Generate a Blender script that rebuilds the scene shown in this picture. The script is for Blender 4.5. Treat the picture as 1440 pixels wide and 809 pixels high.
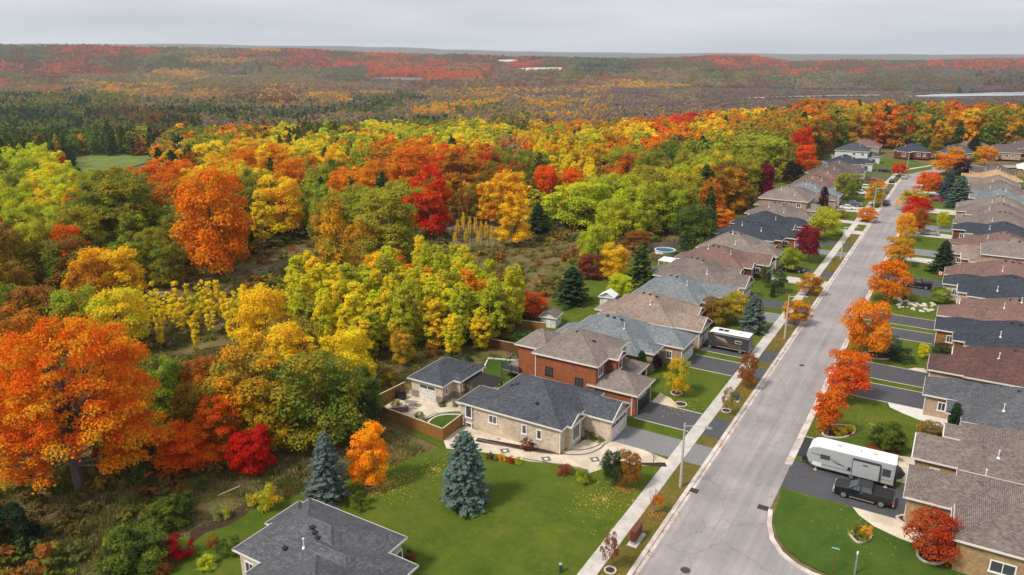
import bpy, bmesh, math, random
import numpy as np
from mathutils import Vector, Matrix, noise
random.seed(7); RNG = np.random.default_rng(11)
for o in list(bpy.data.objects): bpy.data.objects.remove(o)
S = bpy.context.scene; COL = S.collection
R = math.radians
# ------------------------------------------------------------------ camera, sky, sun
F = 1050.; HOR = 82.; H = 46.; VPX = 1381.            # focal length in photo pixels, horizon row, height, road vanishing column
PIT = math.atan((404.5-HOR)/F); YAW = math.atan((VPX-720)/(F/math.cos(PIT)))
cam = bpy.data.cameras.new('camera'); co = bpy.data.objects.new('camera', cam); COL.objects.link(co)
co.location = (0, 0, H); co.rotation_euler = (math.pi/2-PIT, 0, YAW)
cam.sensor_width = 36; cam.lens = 36*F/1440; cam.clip_start = .5; cam.clip_end = 40000
S.camera = co
S.view_settings.view_transform = 'Standard'; S.view_settings.look = 'None'
S.view_settings.exposure = 0.84; S.view_settings.gamma = 1
SUN_EL, SUN_AZ = 50, 205                                # degrees; azimuth from +Y clockwise (behind the camera, a little left)
W = bpy.data.worlds.new('World'); S.world = W; W.use_nodes = True
nt = W.node_tree; nt.nodes.clear()
def N(t, ty, **k):
    n = t.nodes.new(ty)
    for a, b in k.items(): setattr(n, a, b)
    return n
sky = N(nt, 'ShaderNodeTexSky', sky_type='NISHITA', sun_disc=False)
sky.sun_elevation = R(SUN_EL); sky.sun_rotation = R(SUN_AZ); sky.dust_density = 4
tc = N(nt, 'ShaderNodeTexCoord'); mp = N(nt, 'ShaderNodeMapping'); mp.inputs['Scale'].default_value = (1.0, 1.0, 9)
ns = N(nt, 'ShaderNodeTexNoise'); ns.inputs['Scale'].default_value = 2.2; ns.inputs['Detail'].default_value = 5
cr = N(nt, 'ShaderNodeValToRGB'); cr.color_ramp.elements[0].position = .34; cr.color_ramp.elements[1].position = .66
cr.color_ramp.elements[0].color = (3.3, 3.45, 3.8, 1); cr.color_ramp.elements[1].color = (4.85, 4.9, 5.1, 1)
mx = N(nt, 'ShaderNodeMixRGB'); mx.inputs[0].default_value = .93
bg = N(nt, 'ShaderNodeBackground'); bg.inputs['Strength'].default_value = .1
wo = N(nt, 'ShaderNodeOutputWorld')
L = nt.links.new
L(tc.outputs['Generated'], mp.inputs[0]); L(mp.outputs[0], ns.inputs[0]); L(ns.outputs[0], cr.inputs[0])
L(sky.outputs[0], mx.inputs[1]); L(cr.outputs[0], mx.inputs[2]); L(mx.outputs[0], bg.inputs[0]); L(bg.outputs[0], wo.inputs[0])
sl = bpy.data.lights.new('sun', 'SUN'); so = bpy.data.objects.new('sun', sl); COL.objects.link(so)
sl.energy = 2.1; sl.angle = R(10); sl.color = (1, .93, .83)
so.rotation_euler = (R(90-SUN_EL), 0, R(180-SUN_AZ)); so.location = (0, 0, 200)
try:
    S.cycles.volume_bounces = 2; S.cycles.max_bounces = 5; S.cycles.transparent_max_bounces = 8
except Exception: pass

# ------------------------------------------------------------------ photo pixel -> place
def ray(u, v):
    x = (u-720)/F; y = -(v-404.5)/F
    fy = math.cos(PIT)+y*math.sin(PIT); fz = -math.sin(PIT)+y*math.cos(PIT)
    return (x*math.cos(YAW)-fy*math.sin(YAW), x*math.sin(YAW)+fy*math.cos(YAW), fz)
def at(u, v, z=0.):
    X, Y, Z = ray(u, v); t = (z-H)/Z
    return X*t, Y*t
def depth(x, y, z=0):
    hy = -x*math.sin(YAW)+y*math.cos(YAW); return hy*math.cos(PIT)-(z-H)*math.sin(PIT)
def proj(x, y, z=0):
    hx = x*math.cos(YAW)+y*math.sin(YAW); hy = -x*math.sin(YAW)+y*math.cos(YAW); dz = z-H
    d = hy*math.cos(PIT)-dz*math.sin(PIT); up = hy*math.sin(PIT)+dz*math.cos(PIT)
    return (720+F*hx/d, 404.5-F*up/d) if d > 1 else (-9999, 9999)
def pix_h(x, y, v):                                       # height above the ground of pixel row v at place x, y
    r = math.hypot(x, y); u = proj(x, y)[0]; X, Y, Z = ray(u, v); return H+Z*r/math.hypot(X, Y)

# ------------------------------------------------------------------ the lie of the land
RP = [0, 210, 330, 600, 900, 1500, 2300, 2900, 3600, 4600, 6500, 8600, 9600, 16000]
def crest(u):
    return float(np.interp(u, [-300, 0, 200, 300, 400, 520, 650, 720, 800, 900, 1000, 1060, 1110, 1200, 1440, 1800],
                              [66, 66, 66, 68, 71, 75, 75, 80, 83, 84, 81, 82, 89, 84, 84, 84]))
def far_crest(u):
    return float(np.interp(u, [-300, 0, 150, 260, 400, 500, 620, 720, 900, 1200, 1440, 1800], [66, 66, 64, 63.5, 65, 65.5, 69, 72, 75, 77, 77.5, 78]))
def zang(v, r): return H + r*math.tan(math.atan((404.5-v)/F)-PIT)
def terrain(x, y):
    r = math.hypot(x, y); th = math.atan2(x, y)+YAW       # angle right of the view axis
    th = max(-.9, min(.9, th)); u = 720+1098*math.tan(th)
    k = min(1, max(0, (u-820)/300))                       # the plateau of the town reaches further on the right
    k = k*k*(3-2*k)
    zl = [0, 0, -3, -15, -27, -32, -30, -6, zang(crest(u)+3.5, 3600), -8, 10, 60, zang(far_crest(u), 9600), 20]
    zr = [0, 0, 0, -2, -26, -32, -32, -10, zang(crest(u)+3.5, 3600), -8, 10, 60, zang(far_crest(u), 9600), 20]
    a = float(np.interp(r, RP, zl)); b = float(np.interp(r, RP, zr)); z = a+(b-a)*k
    if r > 1900: z += (noise.noise(Vector((x/600, y/600, 3)))*float(np.interp(r, [1900, 2300, 3300, 3600], [12, 24, 26, 12])))*min(1, (r-1900)/500)
    if r > 400: z += noise.noise(Vector((x/220, y/220, 0)))*3*min(1, (r-400)/400)*(0 if (k > .5 and r < 2100) else 1)
    if r > 8000: z = min(z, zang(far_crest(u), r)+8) if r < 9700 else z
    return z
def on_ground(u, v, h=0):                                 # place on the land seen at pixel u, v, h metres above it
    X, Y, Z = ray(u, v); k = math.hypot(X, Y); t = 40/k
    step = 6
    while t*k < 12000:
        if H+Z*t < terrain(X*t, Y*t)+h: return X*t, Y*t
        t += step/k; step = min(80, 3+t*k*.01)
    return X*t, Y*t

# ------------------------------------------------------------------ helpers
def srgb(*c): return tuple(((x/255+.055)/1.055)**2.4 if x > 10 else x/255/12.92 for x in c)
class MB:
    def __init__(s): s.v = []; s.f = []; s.m = []
    def quad(s, *p, m=0):
        n = len(s.v); s.v += [tuple(q) for q in p]; s.f.append(tuple(range(n, n+len(p)))); s.m.append(m); return s
    def box(s, x0, y0, z0, x1, y1, z1, m=0):
        if x0 > x1: x0, x1 = x1, x0
        if y0 > y1: y0, y1 = y1, y0
        n = len(s.v); s.v += [(x, y, z) for z in (z0, z1) for y in (y0, y1) for x in (x0, x1)]
        s.f += [(n, n+2, n+3, n+1), (n+4, n+5, n+7, n+6), (n, n+1, n+5, n+4), (n+1, n+3, n+7, n+5), (n+3, n+2, n+6, n+7), (n+2, n, n+4, n+6)]
        s.m += [m]*6; return s
    def prism(s, poly, z0, z1, m=0):
        n = len(s.v); k = len(poly); a = sum(poly[i][0]*poly[(i+1) % k][1]-poly[(i+1) % k][0]*poly[i][1] for i in range(k))
        if a < 0: poly = poly[::-1]
        s.v += [(p[0], p[1], z0) for p in poly]+[(p[0], p[1], z1) for p in poly]
        s.f.append(tuple(range(n+k-1, n-1, -1))); s.f.append(tuple(range(n+k, n+2*k)))
        for i in range(k): s.f.append((n+i, n+(i+1) % k, n+k+(i+1) % k, n+k+i))
        s.m += [m]*(k+2); return s
    def loft(s, rings, m=0, caps=True):
        n = len(s.v); k = len(rings[0])
        for r in rings: s.v += [tuple(p) for p in r]
        for j in range(len(rings)-1):
            for i in range(k):
                a = n+j*k+i; b = n+j*k+(i+1) % k; s.f.append((a, b, b+k, a+k)); s.m.append(m)
        if caps:
            s.f.append(tuple(range(n+k-1, n-1, -1))); s.f.append(tuple(range(n+(len(rings)-1)*k, n+len(rings)*k))); s.m += [m, m]
        return s
    def tube(s, pts, r, k=6, m=0):
        rr = r if isinstance(r, (list, tuple)) else [r]*len(pts); rings = []
        for i, p in enumerate(pts):
            p = Vector(p); a = Vector(pts[max(0, i-1)]); b = Vector(pts[min(len(pts)-1, i+1)]); d = (b-a)
            d = d.normalized() if d.length > 1e-6 else Vector((0, 0, 1))
            q = d.orthogonal().normalized() if abs(d.z) < .95 else Vector((1, 0, 0)); e = d.cross(q).normalized(); q = e.cross(d).normalized()
            rings.append([p+(q*math.cos(t)+e*math.sin(t))*rr[i] for t in [2*math.pi*j/k for j in range(k)]])
        return s.loft(rings, m)
    def disc(s, x, y, z, r0, r1, k=20, m=0, h=.1):      # ring (r0 inner) of height h, or a disc when r0 = 0
        for i in range(k):
            a, b = 2*math.pi*i/k, 2*math.pi*(i+1)/k
            c = [(x+math.cos(t)*q, y+math.sin(t)*q) for q, t in ((r0, a), (r1, a), (r1, b), (r0, b))]
            if r0 == 0: c = [c[0], c[1], c[2]]
            s.prism(c, z, z+h, m)
        return s
    def mesh(s, name, mats, smooth=False):
        me = bpy.data.meshes.new(name); me.from_pydata(s.v, [], s.f)
        for q in (mats if isinstance(mats, (list, tuple)) else [mats]): me.materials.append(q)
        me.polygons.foreach_set('material_index', s.m)
        if smooth: me.polygons.foreach_set('use_smooth', [True]*len(s.f))
        me.update(); return me
    def build(s, name, mats, parent=None, smooth=False):
        o = bpy.data.objects.new(name, s.mesh(name, mats, smooth)); COL.objects.link(o)
        if parent: o.parent = parent
        return o
def thing(name, label, cat, loc=(0, 0, 0), rz=0, group=None):
    o = bpy.data.objects.new(name, None); COL.objects.link(o); o.location = loc; o.rotation_euler = (0, 0, rz); o.empty_display_size = .5
    return tag(o, label, cat, group)
def tag(o, label=None, cat=None, group=None, kind=None):
    if label: o['label'] = label
    if cat: o['category'] = cat
    if group: o['group'] = group
    if kind: o['kind'] = kind
    return o
def struct(o): o['kind'] = 'structure'; return o
KIDS = {}
def dup(root, loc, rz=None, label=None, group=None, sc=None):
    def rec(o, par):
        c = o.copy(); COL.objects.link(c)
        if par: c.parent = par
        for ch in [q for q in o.children]: rec(ch, c)
        return c
    r = rec(root, None); r.location = loc
    if rz is not None: r.rotation_euler = (0, 0, rz)
    if label: r['label'] = label
    if group: r['group'] = group
    if sc: r.scale = (sc, sc, sc)
    return r

# ------------------------------------------------------------------ materials
def mat(name, col=(.5, .5, .5), rough=.8, metal=0, spec=.3):
    m = bpy.data.materials.new(name); m.use_nodes = True; b = m.node_tree.nodes['Principled BSDF']
    b.inputs['Base Color'].default_value = (*col, 1); b.inputs['Roughness'].default_value = rough
    b.inputs['Metallic'].default_value = metal; b.inputs['Specular IOR Level'].default_value = spec
    m.diffuse_color = (*col, 1); return m
def ramp(t, fac, stops):
    r = N(t, 'ShaderNodeValToRGB'); e = r.color_ramp.elements
    while len(e) < len(stops): e.new(.5)
    for i, (p, c) in enumerate(stops): e[i].position = p; e[i].color = (*c, 1)
    t.links.new(fac, r.inputs[0]); return r.outputs[0]
def noise_n(t, vec, scale, detail=3, rough=.5, dist=0):
    n = N(t, 'ShaderNodeTexNoise'); n.inputs['Scale'].default_value = scale; n.inputs['Detail'].default_value = detail
    n.inputs['Roughness'].default_value = rough; n.inputs['Distortion'].default_value = dist
    if vec: t.links.new(vec, n.inputs['Vector'])
    return n.outputs[0]
def mul(t, a, b, fac=1, mode='MULTIPLY'):
    m = N(t, 'ShaderNodeMixRGB', blend_type=mode); m.inputs[0].default_value = fac
    for i, q in ((1, a), (2, b)):
        if isinstance(q, tuple): m.inputs[i].default_value = (*q, 1)
        else: t.links.new(q, m.inputs[i])
    return m.outputs[0]
def bump(t, hgt, b, s=.3, d=.05):
    n = N(t, 'ShaderNodeBump'); n.inputs['Strength'].default_value = s; n.inputs['Distance'].default_value = d
    t.links.new(hgt, n.inputs['Height']); t.links.new(n.outputs[0], b.inputs['Normal'])
def mottled(name, c1, c2, scale=2., rough=.85, c3=None, s3=.15, bmp=.2, spec=.2, detail=6):
    m = mat(name, c1, rough, 0, spec); t = m.node_tree; b = t.nodes['Principled BSDF']
    p = N(t, 'ShaderNodeNewGeometry').outputs['Position']
    n1 = noise_n(t, p, scale, detail, .7); c = ramp(t, n1, [(.3, c1), (.7, c2)])
    if c3:
        n2 = noise_n(t, p, s3, 4, .6); mm = N(t, 'ShaderNodeMixRGB'); t.links.new(ramp(t, n2, [(.42, (0, 0, 0)), (.6, (1, 1, 1))]), mm.inputs[0])
        t.links.new(c, mm.inputs[1]); mm.inputs[2].default_value = (*c3, 1); c = mm.outputs[0]
    t.links.new(c, b.inputs['Base Color'])
    if bmp: bump(t, noise_n(t, p, scale*4, 3), b, bmp, .03)
    return m
def coursed(name, c1, c2, cm, bw, rh, mort=.01, rough=.85, bias=0, wear=None, zs=1.):
    """rows of bricks or shingles that follow the wall or roof plane"""
    m = mat(name, c1, rough, 0, .15); t = m.node_tree; b = t.nodes['Principled BSDF']; g = N(t, 'ShaderNodeNewGeometry')
    sp = N(t, 'ShaderNodeSeparateXYZ'); t.links.new(g.outputs['Position'], sp.inputs[0])
    sn = N(t, 'ShaderNodeSeparateXYZ'); t.links.new(g.outputs['True Normal'], sn.inputs[0])
    def mt(op, a, bb=None):
        q = N(t, 'ShaderNodeMath', operation=op)
        for i, w in ((0, a), (1, bb)):
            if w is None: continue
            if isinstance(w, (int, float)): q.inputs[i].default_value = w
            else: t.links.new(w, q.inputs[i])
        return q.outputs[0]
    ax = mt('ABSOLUTE', sn.outputs[0]); ay = mt('ABSOLUTE', sn.outputs[1]); k = mt('GREATER_THAN', ax, ay)
    u = mt('ADD', mt('MULTIPLY', sp.outputs[1], k), mt('MULTIPLY', sp.outputs[0], mt('SUBTRACT', 1., k)))
    cv = N(t, 'ShaderNodeCombineXYZ'); t.links.new(u, cv.inputs[0]); t.links.new(mt('MULTIPLY', sp.outputs[2], zs), cv.inputs[1])
    br = N(t, 'ShaderNodeTexBrick'); t.links.new(cv.outputs[0], br.inputs['Vector'])
    br.inputs['Scale'].default_value = 1; br.inputs['Brick Width'].default_value = bw; br.inputs['Row Height'].default_value = rh
    br.inputs['Mortar Size'].default_value = mort; br.inputs['Bias'].default_value = bias; br.inputs['Mortar Smooth'].default_value = .1
    br.inputs['Color1'].default_value = (*c1, 1); br.inputs['Color2'].default_value = (*c2, 1); br.inputs['Mortar'].default_value = (*cm, 1)
    n1 = noise_n(t, g.outputs['Position'], 2.2, 6, .75); c = mul(t, br.outputs[0], ramp(t, n1, [(.3, (.72, .72, .72)), (.7, (1.25, 1.25, 1.25))]), 1)
    n2 = noise_n(t, g.outputs['Position'], .35, 3, .6); c = mul(t, c, ramp(t, n2, [(.3, (.85, .85, .87)), (.7, (1.12, 1.1, 1.08))]), 1)
    t.links.new(c, b.inputs['Base Color']); bump(t, br.outputs['Fac'], b, -.4, .02)
    return m
M = {}
M['asphalt'] = mottled('road_asphalt', (.30, .275, .265), (.36, .335, .325), 5, .9, (.27, .25, .245), .12, .3)
def road_mat():
    m = M['asphalt']; t = m.node_tree; b = t.nodes['Principled BSDF']; src = b.inputs['Base Color'].links[0].from_socket
    p = N(t, 'ShaderNodeNewGeometry').outputs['Position']; mp_ = N(t, 'ShaderNodeMapping'); mp_.inputs['Scale'].default_value = (1.1, .035, 1); t.links.new(p, mp_.inputs[0])
    s1 = ramp(t, noise_n(t, mp_.outputs[0], 1, 4, .6), [(.35, (.86, .86, .87)), (.65, (1.1, 1.09, 1.09))])   # tyre-worn lanes along the road
    v = N(t, 'ShaderNodeTexVoronoi', feature='DISTANCE_TO_EDGE'); v.inputs['Scale'].default_value = .16; v.inputs['Randomness'].default_value = 1
    mp2 = N(t, 'ShaderNodeMapping'); mp2.inputs['Scale'].default_value = (1, .7, 1); t.links.new(p, mp2.inputs[0])
    w = N(t, 'ShaderNodeVectorMath', operation='ADD'); nn = N(t, 'ShaderNodeTexNoise'); nn.inputs['Scale'].default_value = .8; t.links.new(p, nn.inputs[0])
    t.links.new(mp2.outputs[0], w.inputs[0]); t.links.new(nn.outputs['Color'], w.inputs[1]); t.links.new(w.outputs[0], v.inputs['Vector'])
    cr_ = ramp(t, v.outputs['Distance'], [(.0, (.72, .72, .72)), (.012, (1, 1, 1))])
    t.links.new(mul(t, mul(t, mul(t, src, s1), ramp(t, noise_n(t, p, .5, 5, .75), [(.36, (.94, .935, .935)), (.5, (1, 1, 1)), (.64, (1.04, 1.035, 1.03))])), cr_, .7), b.inputs['Base Color'])
road_mat()
M['blacktop'] = mottled('driveway_blacktop', (.055, .055, .062), (.10, .10, .108), 3, .8, (.085, .085, .095), .3, .3)
M['oldtop'] = mottled('faded_driveway', (.17, .165, .17), (.25, .24, .245), 3, .85, (.2, .2, .205), .3, .3)
M['darkedge'] = mottled('sealed_black', (.03, .03, .034), (.05, .05, .055), 3, .7)
M['concrete'] = mottled('concrete', (.50, .46, .42), (.62, .57, .53), 3, .9, (.45, .42, .38), .4, .2)
M['kerb'] = mottled('kerb_concrete', (.56, .50, .46), (.68, .61, .56), 3, .9, (.45, .38, .33), .5, .2)
M['stamped'] = mottled('stamped_beige_concrete', (.58, .50, .385), (.70, .61, .48), 2.5, .85, (.50, .42, .32), .4, .2)
M['band'] = mottled('dark_paver', (.12, .105, .10), (.2, .18, .17), 5, .85)
M['flag'] = mottled('flagstone', (.55, .53, .5), (.7, .68, .64), 2, .85)
M['mulch'] = mottled('mulch', (.035, .018, .012), (.07, .04, .03), 6, .95, None, .1, .6)
M['edge'] = mottled('edging_stone', (.45, .40, .35), (.6, .54, .47), 5, .9)
def grass_mat(name, a, b_, c, leafy=0., yel=(.25, .22, .05)):
    m = mat(name, a, .95, 0, .1); t = m.node_tree; b = t.nodes['Principled BSDF']; p = N(t, 'ShaderNodeNewGeometry').outputs['Position']
    n1 = noise_n(t, p, 9, 5, .75); n2 = noise_n(t, p, .22, 5, .6); n3 = noise_n(t, p, 1.2, 5, .7)
    x = ramp(t, n2, [(.35, a), (.65, b_)]); x = mul(t, x, ramp(t, n1, [(.25, (.5, .5, .5)), (.75, (1.5, 1.5, 1.45))]))
    mm = N(t, 'ShaderNodeMixRGB'); t.links.new(ramp(t, n3, [(.5, (0, 0, 0)), (.75, (.75, .75, .75))]), mm.inputs[0]); t.links.new(x, mm.inputs[1]); mm.inputs[2].default_value = (*c, 1); x = mm.outputs[0]
    n4 = noise_n(t, p, .09, 6, .72)
    x = mul(t, x, ramp(t, n4, [(.36, (.78, .84, .8)), (.5, (1, 1, 1)), (.66, (1.28, 1.12, 1.15))]))
    if leafy:
        v = N(t, 'ShaderNodeTexVoronoi'); v.inputs['Scale'].default_value = 2.2; t.links.new(p, v.inputs['Vector'])
        k = N(t, 'ShaderNodeMath', operation='LESS_THAN'); k.inputs[1].default_value = leafy; t.links.new(v.outputs['Distance'], k.inputs[0])
        mm = N(t, 'ShaderNodeMixRGB'); t.links.new(k.outputs[0], mm.inputs[0]); t.links.new(x, mm.inputs[1]); mm.inputs[2].default_value = (*yel, 1); x = mm.outputs[0]
    t.links.new(x, b.inputs['Base Color']); bump(t, n1, b, .7, .08); return m
M['lawn'] = grass_mat('lawn_grass', (.062, .102, .009), (.095, .128, .014), (.145, .135, .026))
M['lawn2'] = grass_mat('watered_lawn_grass', (.040, .088, .011), (.062, .108, .016), (.095, .115, .02))
M['verge'] = grass_mat('verge_grass', (.10, .095, .018), (.14, .115, .025), (.20, .13, .04), .16)
M['meadow'] = grass_mat('meadow_ground', (.050, .046, .018), (.085, .070, .030), (.065, .072, .02))
M['wildfloor'] = mottled('forest_floor', (.03, .026, .014), (.06, .045, .022), .6, .95, (.05, .055, .02), .05, .3)
M['track'] = mottled('gravel_track', (.20, .16, .13), (.30, .25, .21), 2, .95, (.13, .11, .07), .1)
def roofm(name, a, b_): return coursed('shingle_'+name, a, b_, tuple(x*.6 for x in a), .34, .075, .010, .9)
RF = dict(
    charcoal=roofm('charcoal', (.060, .066, .078), (.105, .115, .135)),
    grey=roofm('grey', (.085, .088, .098), (.15, .155, .17)),
    bluegrey=roofm('bluegrey', (.15, .17, .18), (.24, .265, .275)),
    tan=roofm('tan', (.23, .175, .14), (.34, .265, .215)),
    taupe=roofm('taupe', (.19, .155, .135), (.28, .235, .205)),
    brown=roofm('brown', (.105, .078, .074), (.17, .135, .13)),
    red=roofm('red', (.165, .098, .080), (.245, .155, .13)),
    black=roofm('black', (.038, .044, .058), (.07, .078, .098)),
    weathered=roofm('weathered', (.15, .12, .108), (.255, .21, .188)),
    gold=roofm('gold', (.40, .25, .13), (.55, .37, .2)),
    maroon=roofm('maroon', (.10, .052, .045), (.155, .088, .078)),
    white=mat('white_metal_roof', (.75, .78, .8), .5))
def brk(name, a, b_, c): return coursed('brick_'+name, a, b_, c, .42, .14, .012, .85)
WL = dict(
    cream=brk('cream', (.56, .47, .36), (.46, .37, .27), (.6, .53, .43)),
    red=brk('red', (.30, .088, .036), (.235, .066, .027), (.32, .15, .08)),
    tan=brk('tan', (.38, .26, .17), (.30, .2, .12), (.42, .33, .24)),
    pink=brk('pink', (.42, .29, .21), (.36, .235, .165), (.46, .35, .27)),
    yellow=brk('yellow', (.40, .27, .13), (.29, .18, .08), (.40, .3, .19)),
    rust=brk('rust', (.32, .15, .05), (.22, .09, .03), (.3, .18, .09)),
    white=coursed('white_siding', (.62, .62, .6), (.58, .58, .56), (.4, .4, .4), 6., .18, .012, .7),
    darkred=brk('darkred', (.18, .04, .025), (.13, .028, .018), (.17, .07, .05)),
    stone=brk('stone', (.27, .22, .18), (.20, .16, .13), (.33, .28, .24)))
M['white'] = mottled('white_trim', (.62, .59, .55), (.72, .69, .65), 1.5, .6, None, .1, 0)
M['whitepaint'] = mat('white_paint', (.74, .74, .73), .5)
M['glass'] = mat('window_glass', (.055, .065, .075), .06, 0, 1.)
M['blackplastic'] = mat('black_plastic', (.02, .02, .022), .55)
M['blackdoor'] = coursed('black_garage_door', (.035, .037, .042), (.04, .042, .048), (.015, .015, .017), 4, .5, .03, .5)
M['whitedoor'] = coursed('white_garage_door', (.66, .65, .62), (.69, .68, .65), (.4, .39, .37), 1.2, .52, .03, .5)
M['steel'] = mat('galvanised_steel', (.42, .43, .42), .45, .6)
M['polec'] = mottled('concrete_pole', (.36, .34, .30), (.46, .44, .39), 4, .85)
M['bark'] = mottled('bark', (.10, .08, .068), (.17, .14, .12), 3, .95, None, .1, .5)
M['birch'] = mottled('pale_bark', (.24, .21, .17), (.42, .38, .32), 3, .9)
M['pale'] = mottled('pale_birch_bark', (.34, .30, .22), (.5, .44, .34), 3, .9)
M['twig'] = mottled('bare_twigs', (.16, .12, .11), (.24, .18, .165), 3, .95)
def wood(name, a, b_):
    m = mat(name, a, .85, 0, .15); t = m.node_tree; b = t.nodes['Principled BSDF']; p = N(t, 'ShaderNodeNewGeometry').outputs['Position']
    mp_ = N(t, 'ShaderNodeMapping'); mp_.inputs['Scale'].default_value = (6, 6, .6); t.links.new(p, mp_.inputs[0])
    t.links.new(ramp(t, noise_n(t, mp_.outputs[0], 1.2, 4, .7), [(.3, a), (.7, b_)]), b.inputs['Base Color']); return m
M['fence'] = wood('stained_cedar', (.20, .095, .026), (.34, .175, .052))
M['fencered'] = wood('red_brown_fence', (.10, .042, .02), (.17, .075, .035))
M['fencegrey'] = wood('weathered_grey_fence', (.19, .16, .14), (.31, .27, .24))
M['cap'] = wood('pale_cap_rail', (.42, .34, .24), (.55, .46, .34))
M['tyre'] = mat('tyre', (.018, .018, .019), .8); M['rim'] = mat('alloy', (.5, .5, .52), .3, .8)
M['lampred'] = mat('red_lens', (.35, .01, .01), .2); M['lampclear'] = mat('clear_lens', (.6, .6, .6), .1)
M['signgreen'] = mat('sign_green', (.01, .17, .07), .4); M['utilgreen'] = mat('utility_green', (.03, .075, .06), .5)
M['water'] = mat('pool_water', (.04, .17, .26), .05, 0, .6)
def carpaint(n, c, metal=.3): return mat('paint_'+n, c, .28, metal, .6)
PC = dict(black=carpaint('black', (.012, .013, .017), .2), grey=carpaint('grey', (.10, .115, .13)), white=carpaint('white', (.7, .7, .7), 0), red=carpaint('red', (.3, .012, .015), .1), silver=carpaint('silver', (.36, .38, .41)), navy=carpaint('navy', (.02, .024, .05)))
def leafmat(name, bare=False):
    """the leaves' own colour comes from the tree ('tint', 'tint2'), mixed in clumps"""
    m = bpy.data.materials.new(name); m.use_nodes = True; t = m.node_tree; t.nodes.clear(); out = N(t, 'ShaderNodeOutputMaterial')
    a = N(t, 'ShaderNodeAttribute', attribute_type='INSTANCER', attribute_name='tint'); a2 = N(t, 'ShaderNodeAttribute', attribute_type='INSTANCER', attribute_name='tint2')
    tcn = N(t, 'ShaderNodeTexCoord'); oi = N(t, 'ShaderNodeObjectInfo')
    w = N(t, 'ShaderNodeVectorMath', operation='ADD'); sc = N(t, 'ShaderNodeVectorMath', operation='SCALE'); sc.inputs[0].default_value = (17, 29, 5)
    t.links.new(oi.outputs['Random'], sc.inputs['Scale']); t.links.new(tcn.outputs['Object'], w.inputs[0]); t.links.new(sc.outputs[0], w.inputs[1])
    n1 = noise_n(t, w.outputs[0], .32, 3, .6); n2 = noise_n(t, w.outputs[0], 2.6, 3, .7)
    mm = N(t, 'ShaderNodeMixRGB'); t.links.new(ramp(t, n1, [(.42, (0, 0, 0)), (.60, (1, 1, 1))]), mm.inputs[0]); t.links.new(a.outputs['Color'], mm.inputs[1]); t.links.new(a2.outputs['Color'], mm.inputs[2])
    c = mul(t, mm.outputs[0], ramp(t, n2, [(.28, (.7, .7, .7)), (.72, (1.3, 1.3, 1.25))]))
    d = N(t, 'ShaderNodeBsdfDiffuse'); tr = N(t, 'ShaderNodeBsdfTranslucent'); t.links.new(c, d.inputs[0]); t.links.new(c, tr.inputs[0])
    ms = N(t, 'ShaderNodeMixShader'); ms.inputs[0].default_value = .38; t.links.new(d.outputs[0], ms.inputs[1]); t.links.new(tr.outputs[0], ms.inputs[2]); t.links.new(ms.outputs[0], out.inputs[0])
    return m
M['leaf'] = leafmat('autumn_leaves')

exec_order = []
# ------------------------------------------------------------------ ground, road, walks
def make_terrain():
    rs = [0, 12, 25, 40, 60, 80, 105, 130, 160, 200, 250, 300, 350, 400, 450, 500, 560, 620, 700, 780, 860, 950, 1050, 1150, 1280, 1400, 1550, 1700, 1850, 2000, 2150, 2300, 2450, 2600, 2750, 2900, 3050, 3200, 3350, 3500, 3600, 3700, 3900, 4200, 4600, 5200, 6000, 7000, 8000, 8600, 9200, 9600, 10000, 11500, 14000]
    th = [x for x in np.linspace(-.95, .95, 150)]+[x for x in np.linspace(1.05, 2*math.pi-1.05, 28)]
    v = [(0, 0, -.05)]; f = []
    K = len(th)
    for r in rs[1:]:
        for a in th:
            x, y = r*math.sin(a-YAW), r*math.cos(a-YAW)
            v.append((x, y, terrain(x, y)-.05))
    for i in range(K): f.append((0, 1+(i+1) % K, 1+i))
    for j in range(len(rs)-2):
        for i in range(K):
            a = 1+j*K+i; b = 1+j*K+(i+1) % K; f.append((a, b, b+K, a+K))
    me = bpy.data.meshes.new('ground'); me.from_pydata(v, [], f); me.polygons.foreach_set('use_smooth', [True]*len(f))
    m = M['meadow']; me.materials.append(m); o = bpy.data.objects.new('ground', me); COL.objects.link(o); struct(o)
def make_ground_material():
    m = bpy.data.materials.new('open_land_and_forest_floor'); m.use_nodes = True; t = m.node_tree; b = t.nodes['Principled BSDF']; b.inputs['Roughness'].default_value = .95; b.inputs['Specular IOR Level'].default_value = .1
    g = N(t, 'ShaderNodeNewGeometry'); p = g.outputs['Position']
    n1 = noise_n(t, p, 3, 6, .75); n2 = noise_n(t, p, .07, 5, .6); n3 = noise_n(t, p, .5, 6, .7)
    near = ramp(t, n2, [(.35, (.10, .088, .034)), (.5, (.17, .13, .065)), (.65, (.12, .125, .036))]); near = mul(t, near, ramp(t, n1, [(.25, (.5, .5, .5)), (.75, (1.5, 1.45, 1.35))]))
    near = mul(t, near, ramp(t, n3, [(.3, (.7, .7, .7)), (.7, (1.3, 1.25, 1.1))]))
    l = N(t, 'ShaderNodeVectorMath', operation='LENGTH'); t.links.new(p, l.inputs[0]); mr = N(t, 'ShaderNodeMapRange'); mr.inputs['From Min'].default_value = 400; mr.inputs['From Max'].default_value = 900; t.links.new(l.outputs['Value'], mr.inputs[0])
    far = ramp(t, noise_n(t, p, .01, 6, .7), [(.35, (.06, .055, .04)), (.65, (.13, .09, .065))])
    mm = N(t, 'ShaderNodeMixRGB'); t.links.new(mr.outputs[0], mm.inputs[0]); t.links.new(near, mm.inputs[1]); t.links.new(far, mm.inputs[2]); t.links.new(mm.outputs[0], b.inputs['Base Color']); bump(t, n1, b, .8, .15)
    return m
M['meadow'] = make_ground_material()
make_terrain()
SLABN = {}
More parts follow.
